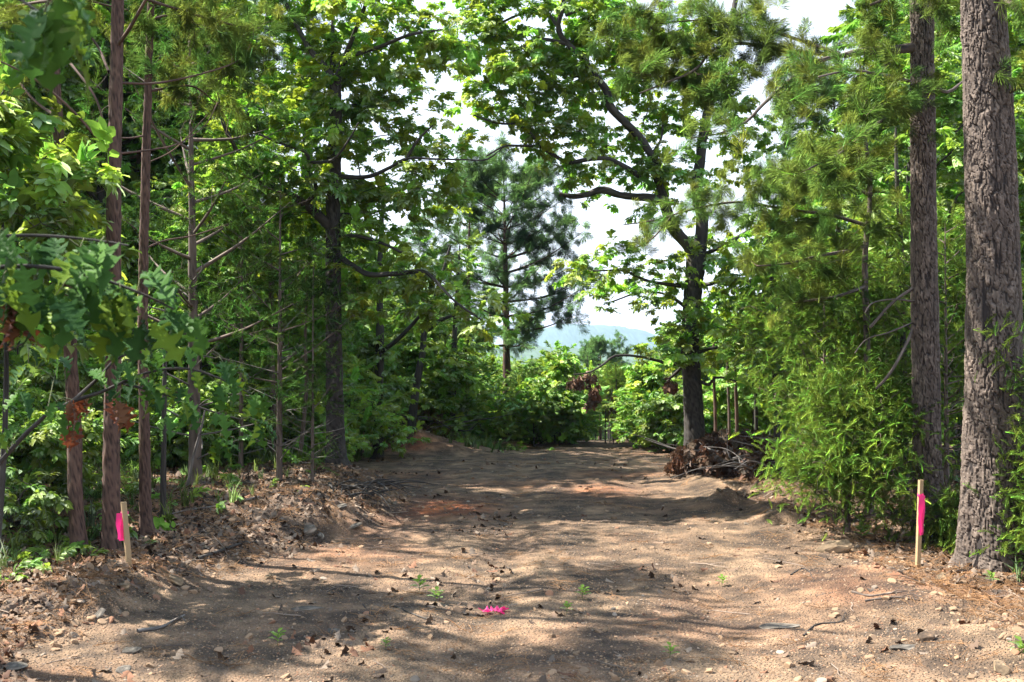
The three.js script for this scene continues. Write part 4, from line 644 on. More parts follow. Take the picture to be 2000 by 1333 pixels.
// young pines and the half-dead cedar where the road disappears
{
  const y1 = onGround(1200, 878, 33), y2 = onGround(1235, 878, 26);
  autoPine('pine_tree', 'rounded young pine topping the gap below the blue ridge', onGround(1172, 880, 48), at(1172, 672, 48).y - onGround(1172, 880, 48).y, { seed: 301, rad: 0.1, c0: 0.3, spread: 1.3, whorl: 0.07, arms: 5, n: 6, light: 1.3 });
  cedar('cedar_tree', 'light green young cedar behind the dead stems at the crest', y1, at(1195, 725, 33).y - y1.y, 0.75, { seed: 302, fol: 'cedar', leafScale: 1.6, cone: true, c0: 0.25, boughs: 34, n: 12, light: 1.25, rad: 0.04 });
  cedar('cedar_tree', 'cedar with rusty dead lower sprays at the right of the crest', y2, at(1240, 745, 26).y - y2.y, 0.75, { seed: 303, fol: 'cedar', leafScale: 1.4, c0: 0.45, boughs: 24, n: 10, light: 1.0, rad: 0.04, dead: 24 });
  cedar('dead_cedar', 'rust-brown dead cedar boughs at the right end of the crest', onGround(1255, 880, 23), 1.05, 0.6, { seed: 304, fol: 'deadcedar', category: 'dead tree', c0: 0.05, boughs: 26, n: 10, rad: 0.02, dead: 20 });
  const r = rngOf(9);
  for (let k = 0; k < 14; k++) {
    const px = 1160 + k * 9 + r() * 6, d = 22 + r() * 6, p = onGround(px, 880, d), h = 0.9 + 1.0 * r();
    const g = thing('dead_sapling', 'thin bare upright stem in the stand at the far crest', 'stem', p, 'thin bare stems at the crest of the road'), b = bark([V(0, -0.05, 0), V(0.02 * (r() - 0.5), h * 0.5, 0.02), V(0.12 * (r() - 0.5), h, 0.05 * r())], [0.012 + 0.008 * r(), 0.011, 0.005], { sides: 6, seg: 0.15, style: k % 3 ? 'redpine' : 'grey', relief: 0.002, seed: k });
    part('stem', b, barkMat, g); part('twig', bark([V(0, h * 0.6, 0), V(0.1 * (r() - 0.5), h * 0.75, 0.1), V(0.3 * (r() - 0.5), h * 0.85, 0.12)], [0.006, 0.005, 0.002], { sides: 4, seg: 0.15, style: 'grey', relief: 0.001, seed: k }), barkMat, g); shade(g);
  }
}
// trees just outside the frame on the sunny side, whose shade falls on the road
{
  const r = rngOf(41), L2 = 'trees standing left of the clearing beside the frame';
  for (const [i, kind, x, d, s, k] of [[0, 'pine', -5.6, 6.4, 0.95, 1], [1, 'broad', -8.5, 11.5, 0.9, 1], [2, 'pine', -6.6, 3.2, 1, 0]])
    copyOf(kind, k, V(x, height(x, -d) - 0.05, -d), r() * 6, s, ['tall pine beside the clearing just past the left picture edge', 'broadleaf tree deeper left, past the left picture edge', 'tall pine left of the viewpoint whose shade crosses the foreground'][i], L2, kind === 'pine' ? 'pine_tree' : 'broadleaf_tree');
}
{ // woods far down the valley that read as one mass
  const r = rngOf(55), list = [], g = new THREE.Group();
  for (let k = 0; k < 9000; k++) {
    const d = 130 + 900 * r() ** 1.5, x = (r() * 2 - 1) * (30 + d * 0.45), z = -d, y = height(x, z), hgt = 5 + 6 * hash2(Math.floor(x / 7), Math.floor(d / 7));
    list.push({ m: frame(new THREE.Matrix4(), V(x + 2 * (r() - 0.5), y + hgt * (0.45 + 0.6 * r()), z), V(r() - 0.5, 0.3, r() - 0.5), V(0, 1, 0), 7 + 5 * r()), c: tint(r, 0.95, 0.3) });
  }
  instances(numbered('far_woods'), list, FOL.farleaf, scene); const o = scene.children[scene.children.length - 1];
  tag(o, 'hazy far-off wooded valley seen through the gap above the road', 'woods', null, 'stuff'); o.castShadow = o.receiveShadow = true;
}
// ---- near oak sprays hanging into the frame on the left: every leaf its own piece
{
  const geos = [0, 1, 2, 3, 4].map((k) => { const b = new Buf(), r = rngOf(400 + k); leafInto(b, 'fineoak', V(0, 0, 0), V(0, 0, 1), V(0, 1, 0), 0.15, r, 0.2 + 0.12 * k, 0.15 + 0.15 * k); return b.build(); });
  const green = [[0.055, 0.135, 0.024], [0.075, 0.17, 0.026], [0.038, 0.1, 0.024], [0.15, 0.24, 0.022]].map((c) => leafMat(...c, 0.4, { clearcoat: 0.06, clearcoatRoughness: 0.35, specularIntensity: 0.15 })), rust = [leafMat(0.2, 0.06, 0.025, 0.3), leafMat(0.16, 0.075, 0.035, 0.3)];
  const sapling = (label, d, stem, twigs, clumps, dens, scale, seed, deadClumps = []) => {
    const r = rngOf(seed), s = line(d, stem), base = s.pts[0].clone(); base.y = height(base.x, base.z); s.pts[0].y = base.y - 0.05;
    const g = thing('oak_sapling', label, 'sapling', base);
    part('stem', bark(s.pts, s.rad, { sides: 10, seg: 0.06, style: 'oak', relief: 0.001, off: base, seed }), barkMat, g);
    const nodes = [...s.pts];
    for (const t of twigs) { const l = line(d, t); part('branch', bark(l.pts, l.rad, { sides: 7, seg: 0.05, style: 'oak', relief: 0.0006, off: base, seed: seed + 3 }), barkMat, g); nodes.push(...smooth(l.pts, l.rad, 0.06)[0]); }
    const b = new Buf(); let n = 0;
    const leaf = (c, dead) => {
      let best = nodes[0]; for (const q of nodes) if (q.distanceToSquared(c) < best.distanceToSquared(c)) best = q;
      const dir = c.clone().sub(best).normalize(); tube(b, [best, best.clone().lerp(c, 0.5).add(V(0, 0.015, 0)), c], [0.003, 0.0022, 0.0014], 3, base); nodes.push(best.clone().lerp(c, 0.6), c);
      for (let k = 0; k < 3; k++) {
        const f = dead ? V(r() - 0.5, -1, r() - 0.5) : V((r() - 0.3) * 1.6, -0.35 - 0.4 * r() + dir.y * 0.3, (r() - 0.35) * 1.6), up = V((r() - 0.5) * 0.8, 1, (r() - 0.5) * 0.8 + 0.15);
        const m = new THREE.Mesh(geos[n % 5], dead ? rust[n % 2] : green[Math.floor(r() * 3.6)]); m.name = dead ? 'dead_leaf' : 'leaf'; n++;
        m.applyMatrix4(frame(new THREE.Matrix4(), c.clone().sub(base).add(V((r() - 0.5) * 0.03, 0, (r() - 0.5) * 0.03)), f, up, scale * (0.75 + 0.5 * r()))); g.add(m);
      }
    };
    for (const c of clumpsAt(d, dens, clumps, 0.9)) for (let k = 0; k < c.n; k++) { const q = inBall(r); leaf(V(c.c.x + q.x * c.rx, c.c.y + q.y * c.ry, c.c.z + q.z * c.rz * 0.7), false); }
    for (const c of clumpsAt(d, dens, deadClumps, 0.9)) for (let k = 0; k < 2; k++) { const q = inBall(r); leaf(V(c.c.x + q.x * c.rx, c.c.y + q.y * c.ry, c.c.z + q.z * c.rz * 0.6), true); }
    part('twigs', b.build(), TWIG.green, g, 'stuff'); shade(g);
  };
  sapling('large-leaved oak sapling reaching in close at the left edge', 3.2, [[-260, 1500, 26], [-250, 900, 22], [-230, 600, 16], [-200, 420, 8]], [[[-230, 600, 14], [-100, 540, 12], [60, 520, 9], [180, 540, 7], [290, 580, 5], [340, 605, 4]], [[-220, 520, 12], [-60, 470, 9], [60, 460, 7], [190, 470, 5], [250, 480, 4]]],
    [[30, 470, 60, 45], [110, 490, 70, 50], [200, 470, 55, 35], [150, 560, 80, 45], [60, 560, 60, 40, 0.1], [250, 530, 50, 40], [330, 605, 35, 22], [250, 610, 50, 22], [180, 610, 60, 25, 0.1], [0, 520, 40, 50, -0.1]], 160, 0.92, 501, [[35, 575, 20, 20]]);
  sapling('darker oak sapling behind the large-leaved one, with rusty dead leaves', 5.0, [[-130, 1320, 16], [-100, 1050, 13], [20, 880, 10], [90, 810, 8]], [[[90, 810, 8], [140, 785, 8], [200, 765, 7], [280, 730, 6], [360, 720, 5], [430, 740, 4], [490, 770, 3]], [[140, 785, 8], [190, 740, 6], [230, 700, 5], [300, 680, 4], [420, 700, 3]], [[240, 750, 6], [320, 770, 5], [400, 800, 4], [470, 820, 3]]],
    [[230, 690, 60, 35], [310, 680, 60, 30], [400, 705, 55, 28], [300, 735, 70, 35], [390, 770, 60, 30], [440, 720, 30, 25], [460, 815, 50, 30], [500, 785, 22, 28], [200, 735, 50, 25], [340, 800, 50, 25], [420, 840, 40, 22], [500, 820, 25, 20], [90, 700, 60, 30, 0.3], [30, 850, 50, 30], [110, 790, 40, 22], [-10, 780, 40, 40]], 85, 0.72, 502, [[240, 775, 16, 16], [120, 830, 16, 16], [160, 780, 14, 12]]);
  sapling('oak twig with a few broad leaves hanging in at top left corner', 2.5, [[-420, 1700, 24], [-400, 800, 18], [-330, 200, 12], [-200, -60, 8]], [[[-200, -60, 7], [-60, -30, 6], [40, 0, 5], [110, 50, 4]]], [[40, 10, 50, 22], [110, 65, 36, 26], [130, 10, 30, 18]], 120, 0.85, 503);
}
// ---- survey stakes with pink ribbon
const wood = (r, g, b) => new THREE.MeshStandardMaterial({ color: new THREE.Color().setRGB(r, g, b), roughness: 0.85, bumpMap: noiseTexture(128, (u, v) => { const q = 0.5 + 0.5 * n2(u * 40, v * 3, 40, 3); return [q, q, q]; }, false, 1), bumpScale: 0.001 });
const pink = new THREE.MeshPhysicalMaterial({ color: new THREE.Color().setRGB(0.85, 0.03, 0.24), roughness: 0.9, transmission: 0.35, thickness: 0, side: THREE.DoubleSide, clearcoat: 0.3, clearcoatRoughness: 0.3 });
function strip(b, pts, width, dir, thick = 0.0008) {            // a ribbon along points, width across dir
  const rows = pts.map((p, k) => { const q = dir(k / (pts.length - 1)).normalize().multiplyScalar(width / 2); return [p.clone().sub(q), p.clone(), p.clone().add(q)]; });
  const s = b.size; for (const row of rows) row.forEach((q) => b.vert(q.x, q.y, q.z, 0, 0, 1));
  for (let k = 0; k < rows.length - 1; k++) for (let j = 0; j < 2; j++) { const a = s + k * 3 + j; b.i.push(a, a + 1, a + 3, a + 1, a + 4, a + 3); }
}
function stake(label, px, py, d, topPx, topPy, size, turn, ribbonSide, len) {
  const p = onGround(px, py, d), top = at(topPx, topPy, d), h = top.y - p.y, g = thing('survey_stake', label, 'stake', p), lean = V(top.x - p.x, 0, 0.01);
  const w = size / 2, box = new THREE.BoxGeometry(size, h + 0.1, size * 0.92, 2, 14, 2), q = box.attributes.position, r = rngOf(px);
  for (let k = 0; k < q.count; k++) { const t = (q.getY(k) + h / 2 + 0.05) / (h + 0.1), y = q.getY(k) + h / 2 - 0.05, e = Math.abs(q.getX(k)) > w * 0.5 && Math.abs(q.getZ(k)) > w * 0.4 ? 0.94 : 1; q.setXYZ(k, q.getX(k) * e * (1 + 0.02 * n2(t * 9, px)), y + (t > 0.99 ? 0.004 * (r() - 0.5) : 0), q.getZ(k) * e); }
  box.computeVertexNormals();
  const post = part('post', box, wood(0.38, 0.26, 0.135), g); post.rotation.y = turn; post.rotation.z = -Math.atan2(lean.x, h);
  const b = new Buf(), y0 = h * 0.83, c = V(lean.x * 0.83, y0, 0.0), R = size * 0.72;
  const band = []; for (let k = 0; k <= 16; k++) { const a = k / 16 * 2 * Math.PI; band.push(V(c.x + R * Math.cos(a), y0 + 0.004 * Math.sin(a * 2), R * Math.sin(a))); }
  strip(b, band, 0.02, () => V(0, 1, 0));
  part('ribbon_band', b.build(false, false), pink, g);
  for (let s = 0; s < 2; s++) {
    const t = new Buf(), pts = []; for (let k = 0; k <= 18; k++) { const u = k / 18; pts.push(V(c.x + ribbonSide * (R * 0.75 + 0.006 * s) - ribbonSide * 0.01 * u + 0.004 * Math.sin(u * 7 + s * 2), y0 - len * (s ? 0.93 : 1) * u, R * 0.95 + 0.01 * s + 0.006 * Math.sin(u * 5 + s))); }
    strip(t, pts, 0.044, (u) => V(1, 0.05, 0.55 * Math.sin(u * 4 + s) - 0.3)); part('ribbon_tail', t.build(false, false), pink, g);
  }
  shade(g);
}
stake('square wooden survey stake with pink ribbon among trees on the left', 252, 1143, 7.45, 240, 980, 0.036, 0.62, -1, 0.19);
stake('slender wooden survey stake with pink ribbon in front of the right pines', 1793, 1118, 8.1, 1801, 938, 0.032, 0.2, -0.3, 0.3);
{ // the scrap of ribbon on the road
  const p = groundAt(964, 1200), g = thing('ribbon_scrap', 'crumpled pink ribbon scrap lying on the dirt road', 'ribbon', p), r = rngOf(8);
  for (const [a, L, o] of [[2.75, 0.075, -0.02], [0.25, 0.1, 0.0], [0.9, 0.07, 0.02], [3.6, 0.085, 0.01], [5.2, 0.05, 0.03]]) {
    const b = new Buf(), pts = []; for (let k = 0; k <= 14; k++) { const u = k / 14; pts.push(V(o + Math.cos(a) * L * u + 0.008 * Math.sin(u * 9 + a), 0.012 + 0.028 * Math.abs(Math.sin(u * 5 + a)) * (1 - 0.5 * u), -Math.sin(a) * L * u + 0.008 * Math.cos(u * 7))); }
    strip(b, pts, 0.034, (u) => V(-Math.sin(a), 0.8 * Math.sin(u * 6 + a), -Math.cos(a))); part('ribbon_loop', b.build(false, false), pink, g);
  }
  shade(g);
}
// ---- rocks
function rockShape(sx, sy, sz, seed, cuts = 9) {
  const g = new THREE.IcosahedronGeometry(1, 5), q = g.attributes.position, r = rngOf(seed), planes = [];
  for (let k = 0; k < cuts; k++) planes.push([inBall(r).normalize(), 0.5 + 0.3 * r()]);
  planes.push([V(0.1, 1, 0.05).normalize(), 0.5], [V(0, -1, 0), 0.6]);
  const v = V();
  for (let k = 0; k < q.count; k++) {
    v.fromBufferAttribute(q, k);
    for (const [n, d] of planes) { const e = v.dot(n) - d; if (e > 0) v.addScaledVector(n, -e * 0.97); }
    const f = 1 + 0.035 * n3(v.x * 4 + seed, v.y * 4, v.z * 4) + 0.018 * n3(v.x * 13, v.y * 13 + seed, v.z * 13);
    q.setXYZ(k, v.x * sx * f, v.y * sy * f, v.z * sz * f);
  }
  g.computeVertexNormals();
  return g;
}
const stoneTex = noiseTexture(256, (u, v) => { const f = 0.72 + 0.5 * fbm(u * 6, v * 6, 5, 6); return [f, f * 0.98, f * 0.95]; }, true, 1);
const stone = (r, g, b) => new THREE.MeshStandardMaterial({ color: new THREE.Color().setRGB(r, g, b), map: stoneTex, roughness: 0.95 });
const STONE = { tan: stone(0.46, 0.33, 0.2), grey: stone(0.27, 0.24, 0.2), brown: stone(0.24, 0.16, 0.1), pale: stone(0.36, 0.31, 0.25) };
const rocks = [
  ['tan flat slab of rock on the right verge below the cedar bush', 1627, 1078, 0.17, 0.1, 0.1, 'tan', 0.25, 0.1],
  ['tilted tan block of stone right of the left stake', 340, 1140, 0.075, 0.045, 0.05, 'tan', -0.5, -0.35],
  ['small tan stone at the foot of the left stake', 240, 1152, 0.045, 0.04, 0.04, 'tan', 0.9, 0.1],
  ['pale stone slab lying tilted below the left stake', 192, 1206, 0.085, 0.02, 0.04, 'grey', 0.9, 0.45],
  ['white-grey stone on the left earth bank', 604, 1044, 0.07, 0.075, 0.06, 'pale', 0.3, 0.2],
  ['smaller pale stone beside the white-grey one on the bank', 625, 1052, 0.04, 0.045, 0.035, 'pale', 1.3, 0.5],
  ['grey stone high on the left bank below the oak', 667, 992, 0.06, 0.03, 0.05, 'grey', 0.2, 0.2],
  ['flat grey stone in the bottom left corner', 24, 1306, 0.075, 0.022, 0.06, 'grey', 0.1, 0.05],
  ['half-buried grey slab in the left foreground', 255, 1278, 0.06, 0.03, 0.05, 'grey', 0.8, 0.3],
  ['flat pale slab half sunk in the road on the right', 1522, 1226, 0.13, 0.014, 0.07, 'pale', 0.2, 0.02],
  ['brown angular stone in the right foreground spoil', 1810, 1252, 0.055, 0.038, 0.045, 'brown', 0.4, 0.3],
  ['flat greyish slab beside the brown stone in the right foreground', 1765, 1268, 0.085, 0.02, 0.05, 'grey', 0.1, 0.08],
  ['dark brown stone at the bottom right edge', 1995, 1265, 0.06, 0.05, 0.05, 'brown', 0.4, 0.1],
  ['tan broken stone in the bottom right corner', 1955, 1312, 0.06, 0.04, 0.05, 'tan', 1, 0.2],
  ['flat stone by the massive pine on the right', 1840, 1133, 0.06, 0.025, 0.045, 'tan', 0.6, 0.35],
  ['small stone on the middle of the road right of the ribbon', 1262, 1152, 0.028, 0.022, 0.024, 'tan', 0.5, 0.1],
  ['pale pebble-sized stone in the right half of the road', 1198, 1192, 0.018, 0.014, 0.016, 'pale', 0.5, 0.1],
  ['grey stone on the right edge of the road before the brush pile', 1445, 968, 0.05, 0.045, 0.045, 'brown', 0.5, 0.2],
  ['tan stone fragment on the right bank below the brush pile', 1405, 962, 0.05, 0.04, 0.04, 'tan', 1.5, 0.2],
  ['flat grey stones at the foot of the left bank', 690, 1030, 0.09, 0.022, 0.05, 'grey', 0.5, 0.2],
  ['flat pale stone bedded in the left half of the road', 605, 1190, 0.12, 0.012, 0.06, 'pale', 0.1, 0.02],
  ['dull pale stone in the lower left of the road', 650, 1235, 0.05, 0.018, 0.04, 'grey', 0.5, 0.1],
  ['broken grey slab in the lower left leaf litter', 240, 1316, 0.05, 0.03, 0.04, 'grey', 1.5, 0.3],
  ['small tan stone left of the road near the bank', 525, 1130, 0.04, 0.025, 0.03, 'tan', 0.5, 0.2],
];
rocks.forEach(([label, px, py, sx, sy, sz, m, turn, tilt], k) => {
  const p = groundAt(px, py), g = thing('rock', label, 'rock', p.add(V(0, sy * 0.3, 0)));
  const mesh = part('stone', rockShape(sx, sy, sz, 600 + k), STONE[m], g); mesh.rotation.set(tilt * 0.5, turn, tilt); shade(g);
});
// ---- gravel, clods, leaf litter, pine straw and broken twigs on the ground
function scatter(name, label, category, geo, mat, n, seed, where, size, color, pose) {
  const r = rngOf(seed), list = []; let tries = 0;
  while (list.length < n && tries++ < n * 12) {
    const d = 4.2 + 20 * r() ** 2, x = (r() * 2 - 1) * (1 + d * 0.56), l = leftEdge(d), q = rightEdge(d), out = Math.max(l - x, x - q, 0);
    if (r() > where(x, d, out, r)) continue;
    const s = size(r), y = height(x, -d);
    const e = 0.04, nrm = V(height(x - e, -d) - height(x + e, -d), 2 * e, height(x, -d - e) - height(x, -d + e)).normalize();
    const f = V(r() - 0.5, 0, r() - 0.5), up = nrm.clone().add(inBall(r).multiplyScalar(pose));
    f.addScaledVector(up, -f.dot(up) / up.lengthSq());
    list.push({ m: frame(new THREE.Matrix4(), V(x, y + s * 0.004, -d), f, up, s), c: color(r, x, d, out) });
  }
  instances(numbered(name), list, { geo, mat }, scene); const o = scene.children[scene.children.length - 1];
  tag(o, label, category, null, 'stuff'); o.castShadow = o.receiveShadow = true;
}
const pebble = (seed) => { const g = new THREE.IcosahedronGeometry(1, 1), q = g.attributes.position; const r = rngOf(seed), pl = [0, 1, 2, 3, 4].map(() => [inBall(r).normalize(), 0.45 + 0.3 * r()]), v = V(); for (let k = 0; k < q.count; k++) { v.fromBufferAttribute(q, k); for (const [n, d] of pl) { const e = v.dot(n) - d; if (e > 0) v.addScaledVector(n, -e); } q.setXYZ(k, v.x, v.y * 0.6, v.z * 0.8); } g.computeVertexNormals(); return g; };
const plain = new THREE.MeshStandardMaterial({ color: 0xffffff, roughness: 0.97 });
const dirtTone = (r, x, d) => { const k = 0.6 + 0.7 * r(), w = r(); return w < 0.78 ? [0.25 * k, 0.16 * k, 0.093 * k] : w < 0.88 ? [0.24 * k, 0.185 * k, 0.135 * k] : [0.22 * k, 0.11 * k, 0.06 * k]; };
scatter('gravel', 'loose fine gravel and crumbs of earth strewn over the road', 'gravel', pebble(1), plain, 120000, 701, (x, d, out) => out > 1.2 ? 0.2 : 0.6 + 0.4 * n2(x * 2, d * 2), (r) => 0.003 + 0.007 * r() ** 2.5, dirtTone, 0.6);
scatter('gravel', 'broken stones and clods along the road edges', 'stones', pebble(2), plain, 18000, 702, (x, d, out) => (out > 0 && out < 1.6 ? 1 : 0.06) * (0.5 + 0.5 * n2(x * 1.4, d * 1.4)), (r) => 0.008 + 0.034 * r() ** 4, dirtTone, 0.7);
const litterLeaf = (() => { const b = new Buf(), r = rngOf(5); leafInto(b, 'oak', V(0, 0, -0.5), V(0, 0, 1), V(0, 1, 0), 1, r, -0.5, -0.25); return b.build(); })();
const litterMat = new THREE.MeshStandardMaterial({ color: 0xffffff, roughness: 0.9, side: THREE.DoubleSide });
const brown = (r) => { const k = 0.4 + 0.7 * r(), w = r(); return w < 0.6 ? [0.17 * k, 0.108 * k, 0.068 * k] : w < 0.85 ? [0.21 * k, 0.155 * k, 0.11 * k] : [0.19 * k, 0.085 * k, 0.042 * k]; };
scatter('leaf_litter', 'dry brown fallen leaves under the trees at both sides', 'leaf litter', litterLeaf, litterMat, 42000, 703, (x, d, out) => step(x > 0 ? 0.1 : -0.05, x > 0 ? 1.1 : 0.6, out + 0.3 * n2(x, d)) * (x > 0 ? 0.7 : 1) + 0.012, (r) => 0.045 + 0.07 * r(), brown, 0.9);
const chip = new THREE.BoxGeometry(0.12, 0.05, 1); 
scatter('wood_chips', 'small chips and bits of bark mixed into the dirt', 'wood chips', chip, plain, 30000, 704, (x, d, out) => 0.45 + 0.3 * n2(x * 1.7, d * 1.7) + step(0, 0.6, out) * 0.75, (r) => 0.012 + 0.04 * r() ** 2, (r) => { const k = 0.5 + 0.9 * r(); return [0.19 * k, 0.13 * k, 0.085 * k]; }, 0.5);
const straw = (() => { const b = new Buf(), r = rngOf(6); for (let k = 0; k < 14; k++) { const p = V((r() - 0.5) * 0.9, 0.05 * r(), (r() - 0.5) * 0.9), a = r() * 6.3, q = p.clone().add(V(Math.cos(a), 0.25 * (r() - 0.3), Math.sin(a)).multiplyScalar(0.9)); tube(b, [p, p.clone().lerp(q, 0.5).add(V(0, 0.05, 0)), q], [0.013, 0.013, 0.006], 3); } return b.build(); })();
scatter('pine_straw', 'reddish dead pine needles in drifts under the pines', 'pine straw', straw, plain, 9000, 705, (x, d, out) => (out > 0.2 ? 0.5 : 0.03) + (x > 3 && d < 10 ? 0.25 : 0), (r) => 0.07 + 0.06 * r(), (r) => { const k = 0.6 + 0.7 * r(); return [0.3 * k, 0.16 * k, 0.07 * k]; }, 0.35);
const stick = (() => { const b = new Buf(); tube(b, [V(0, 0.01, -0.5), V(0.05, 0.03, -0.1), V(0.0, 0.04, 0.2), V(0.06, 0.02, 0.5)], [0.012, 0.011, 0.008, 0.004], 4); tube(b, [V(0.03, 0.03, 0), V(0.14, 0.06, 0.16), V(0.2, 0.05, 0.3)], [0.007, 0.005, 0.003], 3); return b.build(); })();
scatter('twigs', 'small dry twigs scattered over the dirt', 'twigs', stick, plain, 2600, 706, (x, d, out) => 0.14 + step(0, 0.7, out) * 0.8, (r) => 0.08 + 0.3 * r() ** 2, (r) => { const k = 0.4 + 0.9 * r(); return [0.24 * k, 0.18 * k, 0.135 * k]; }, 0.15);
const grassTuft = (() => { const b = new Buf(), r = rngOf(7); for (let k = 0; k < 16; k++) { const a = r() * 6.3, l = 0.6 + 0.5 * r(), e = 0.25 + 0.45 * r(), o = V((r() - 0.5) * 0.25, 0, (r() - 0.5) * 0.25), s = V(-Math.sin(a), 0, Math.cos(a)).multiplyScalar(0.018), m = o.clone().add(V(Math.cos(a) * e * l * 0.4, l * 0.65, Math.sin(a) * e * l * 0.4)), t = o.clone().add(V(Math.cos(a) * e * l, l, Math.sin(a) * e * l)), i = b.size; for (const q of [o.clone().sub(s), o.clone().add(s), m.clone().sub(s), m.clone().add(s), t]) b.vert(q.x, q.y, q.z, 0, 0.7, 0.7); b.i.push(i, i + 1, i + 2, i + 1, i + 3, i + 2, i + 2, i + 3, i + 4); } const g = b.build(); const q = g.attributes.position; const h = new Float32Array(q.count * 3); for (let k = 0; k < q.count; k++) { h[k * 3] = q.getX(k); h[k * 3 + 1] = q.getY(k); h[k * 3 + 2] = q.getZ(k); } return g; })();
scatter('grass', 'tufts of green grass and weeds at the edge of the woods', 'grass', grassTuft, leafMat(0.1, 0.17, 0.035, 0.35), 2600, 707, (x, d, out) => (out > 1 ? 0.12 : 0) + (x < -2.4 && d > 12.5 && d < 18 ? 0.8 : 0) + Math.exp(-(((x + 0.6) / 0.5) ** 2) - ((d - 20) / 0.8) ** 2) * 3, (r) => 0.08 + 0.16 * r(), (r) => tint(r, 1, 0.3), 0.2);
scatter('ground_plants', 'low leafy plants covering the shaded ground under the trees', 'undergrowth', FOL.elm.geo, FOL.elm.mat, 3200, 708, (x, d, out) => (out > 0.9 ? (x < -3 || d > 12 ? 0.5 : 0.1) : 0) + Math.exp(-(((x + 0.55) / 0.6) ** 2) - ((d - 20.3) / 0.8) ** 2) * 2, (r) => 0.4 + 0.6 * r(), (r) => tint(r, 0.95, 0.3), 0.9);
// ---- seedlings in the road
[['tiny bright green seedling in the left half of the road, the taller', 818, 1160, 0.13], ['second tiny bright green seedling, right of the taller', 851, 1180, 0.11], ['small seedling in shade at lower left of the road', 541, 1262, 0.1], ['small dim seedling near the bottom of the road, left of centre', 752, 1270, 0.07], ['green seedling in the road left of a small stone', 1137, 1172, 0.1], ['small seedling in the road below the ribbon line, centre', 1106, 1200, 0.08], ['pale seedling on the sunny right half of the road', 1410, 1146, 0.09], ['dark seedling at the bottom of the road right of centre', 1308, 1288, 0.09], ['green tuft seedling at the bottom right edge', 1995, 1290, 0.12], ['small weed at the foot of the massive pine', 1935, 1142, 0.1], ['weed by the flat tan slab on the right verge', 1682, 1058, 0.17]].forEach(([label, px, py, h], k) => {
  const p = groundAt(px, py), g = thing('seedling', label, 'seedling', p), r = rngOf(820 + k), b = new Buf();
  tube(b, [V(0, -0.01, 0), V(0.004, h * 0.4, 0), V(0.008, h * 0.75, 0.004)], [0.002, 0.0018, 0.001], 4); part('stem', b.build(), TWIG.green, g);
  for (let j = 0; j < 8; j++) { const q = new Buf(), a = j * 2.4 + r(), t = 0.25 + 0.5 * j / 8; leafInto(q, 'simple', V(0.006 * t, h * t, 0), V(Math.cos(a), 0.5 + 0.5 * t, Math.sin(a)).normalize(), V(0, 1, 0.01), h * (0.65 - 0.2 * t), r, 0.3, 0.3); part('leaf', q.build(), FOL.hickory.mat, g); }
  shade(g);
});
// ---- brush piles, log end, roots, fallen branches
const rod = (name, pts, rad, g, style, o = {}) => part(name, bark(pts, rad, { sides: 7, seg: 0.07, style, relief: rad[0] * 0.12, ...o }), barkMat, g);
function brushPile(label, p, w, h, dp, nSticks, fol, nFol, seed, styles) {
  const g = thing('brush_pile', label, 'brush pile', p), r = rngOf(seed), list = [];
  for (let k = 0; k < nSticks; k++) {
    const a = (r() - 0.5) * 2 * w, c = (r() - 0.5) * 2 * dp, L = 0.35 + 0.9 * r(), yaw = r() * 6.3, up = (r() - 0.35) * 0.9, s = V(a, h * r() * 0.5 + 0.03, c), e = s.clone().add(V(Math.cos(yaw) * L, up * L * 0.7, Math.sin(yaw) * L * 0.7)), ra = 0.006 + 0.014 * r() ** 2;
    e.y = Math.max(0.03, Math.min(h * 1.25, e.y));
    const m = s.clone().lerp(e, 0.5).add(inBall(r).multiplyScalar(0.12 * L)); rod('stick', [s, m, e], [ra, ra * 0.75, 0.003], g, styles[k % styles.length], { seed: k + seed });
    if (k % 2) rod('twig', [m, m.clone().add(inBall(r).multiplyScalar(0.2)).add(V(0, 0.05, 0)), m.clone().add(inBall(r).multiplyScalar(0.35)).add(V(0, 0.1, 0))], [ra * 0.5, ra * 0.35, 0.0015], g, styles[(k + 1) % styles.length], { sides: 4, seed: k });
  }
  for (let k = 0; k < nFol; k++) { const q = inBall(r); list.push({ m: frame(new THREE.Matrix4(), V(q.x * w, Math.abs(q.y) * h + 0.02, q.z * dp), V(r() - 0.5, -0.5 + 0.4 * r(), r() - 0.5), V(r() - 0.5, 0.6, r() - 0.5), 0.8 + 0.5 * r()), c: tint(r, 1, 0.3) }); }
  instances('dead_foliage', list, FOL[fol], g); shade(g);
}
brushPile('heap of cut oak branches with dead brown leaves by the right oak', onGround(1445, 905, 14.2), 0.95, 0.5, 0.55, 22, 'deadoak', 260, 901, ['oak', 'grey']);
brushPile('low tangle of bare grey branches below the cut oak branches', onGround(1530, 930, 13), 0.6, 0.36, 0.4, 36, 'deadoak', 70, 902, ['grey', 'oak', 'grey']);
brushPile('dark brush heap of rusty dead cedar left of the middle pine', onGround(790, 872, 20.4), 1.1, 0.85, 0.5, 40, 'deadcedar', 420, 903, ['grey', 'oak']);
brushPile('small heap of bare pale branches left end of the dark brush heap', onGround(715, 880, 19.9), 0.55, 0.5, 0.3, 30, 'deadcedar', 30, 904, ['grey', 'pine']);
{
  const p = groundAt(1347, 896), g = thing('log', 'short cut log end beside the foot of the right oak', 'log', p);
  rod('bark', [V(0, 0.07, 0.12), V(0.03, 0.08, -0.1), V(0.05, 0.09, -0.35)], [0.075, 0.078, 0.08], g, 'oak', { sides: 22, seg: 0.02 });
  const c = new THREE.CylinderGeometry(0.068, 0.07, 0.012, 24); c.rotateX(Math.PI / 2); part('cut_face', c, wood(0.5, 0.3, 0.16), g).position.set(0, 0.07, 0.124); shade(g);
}
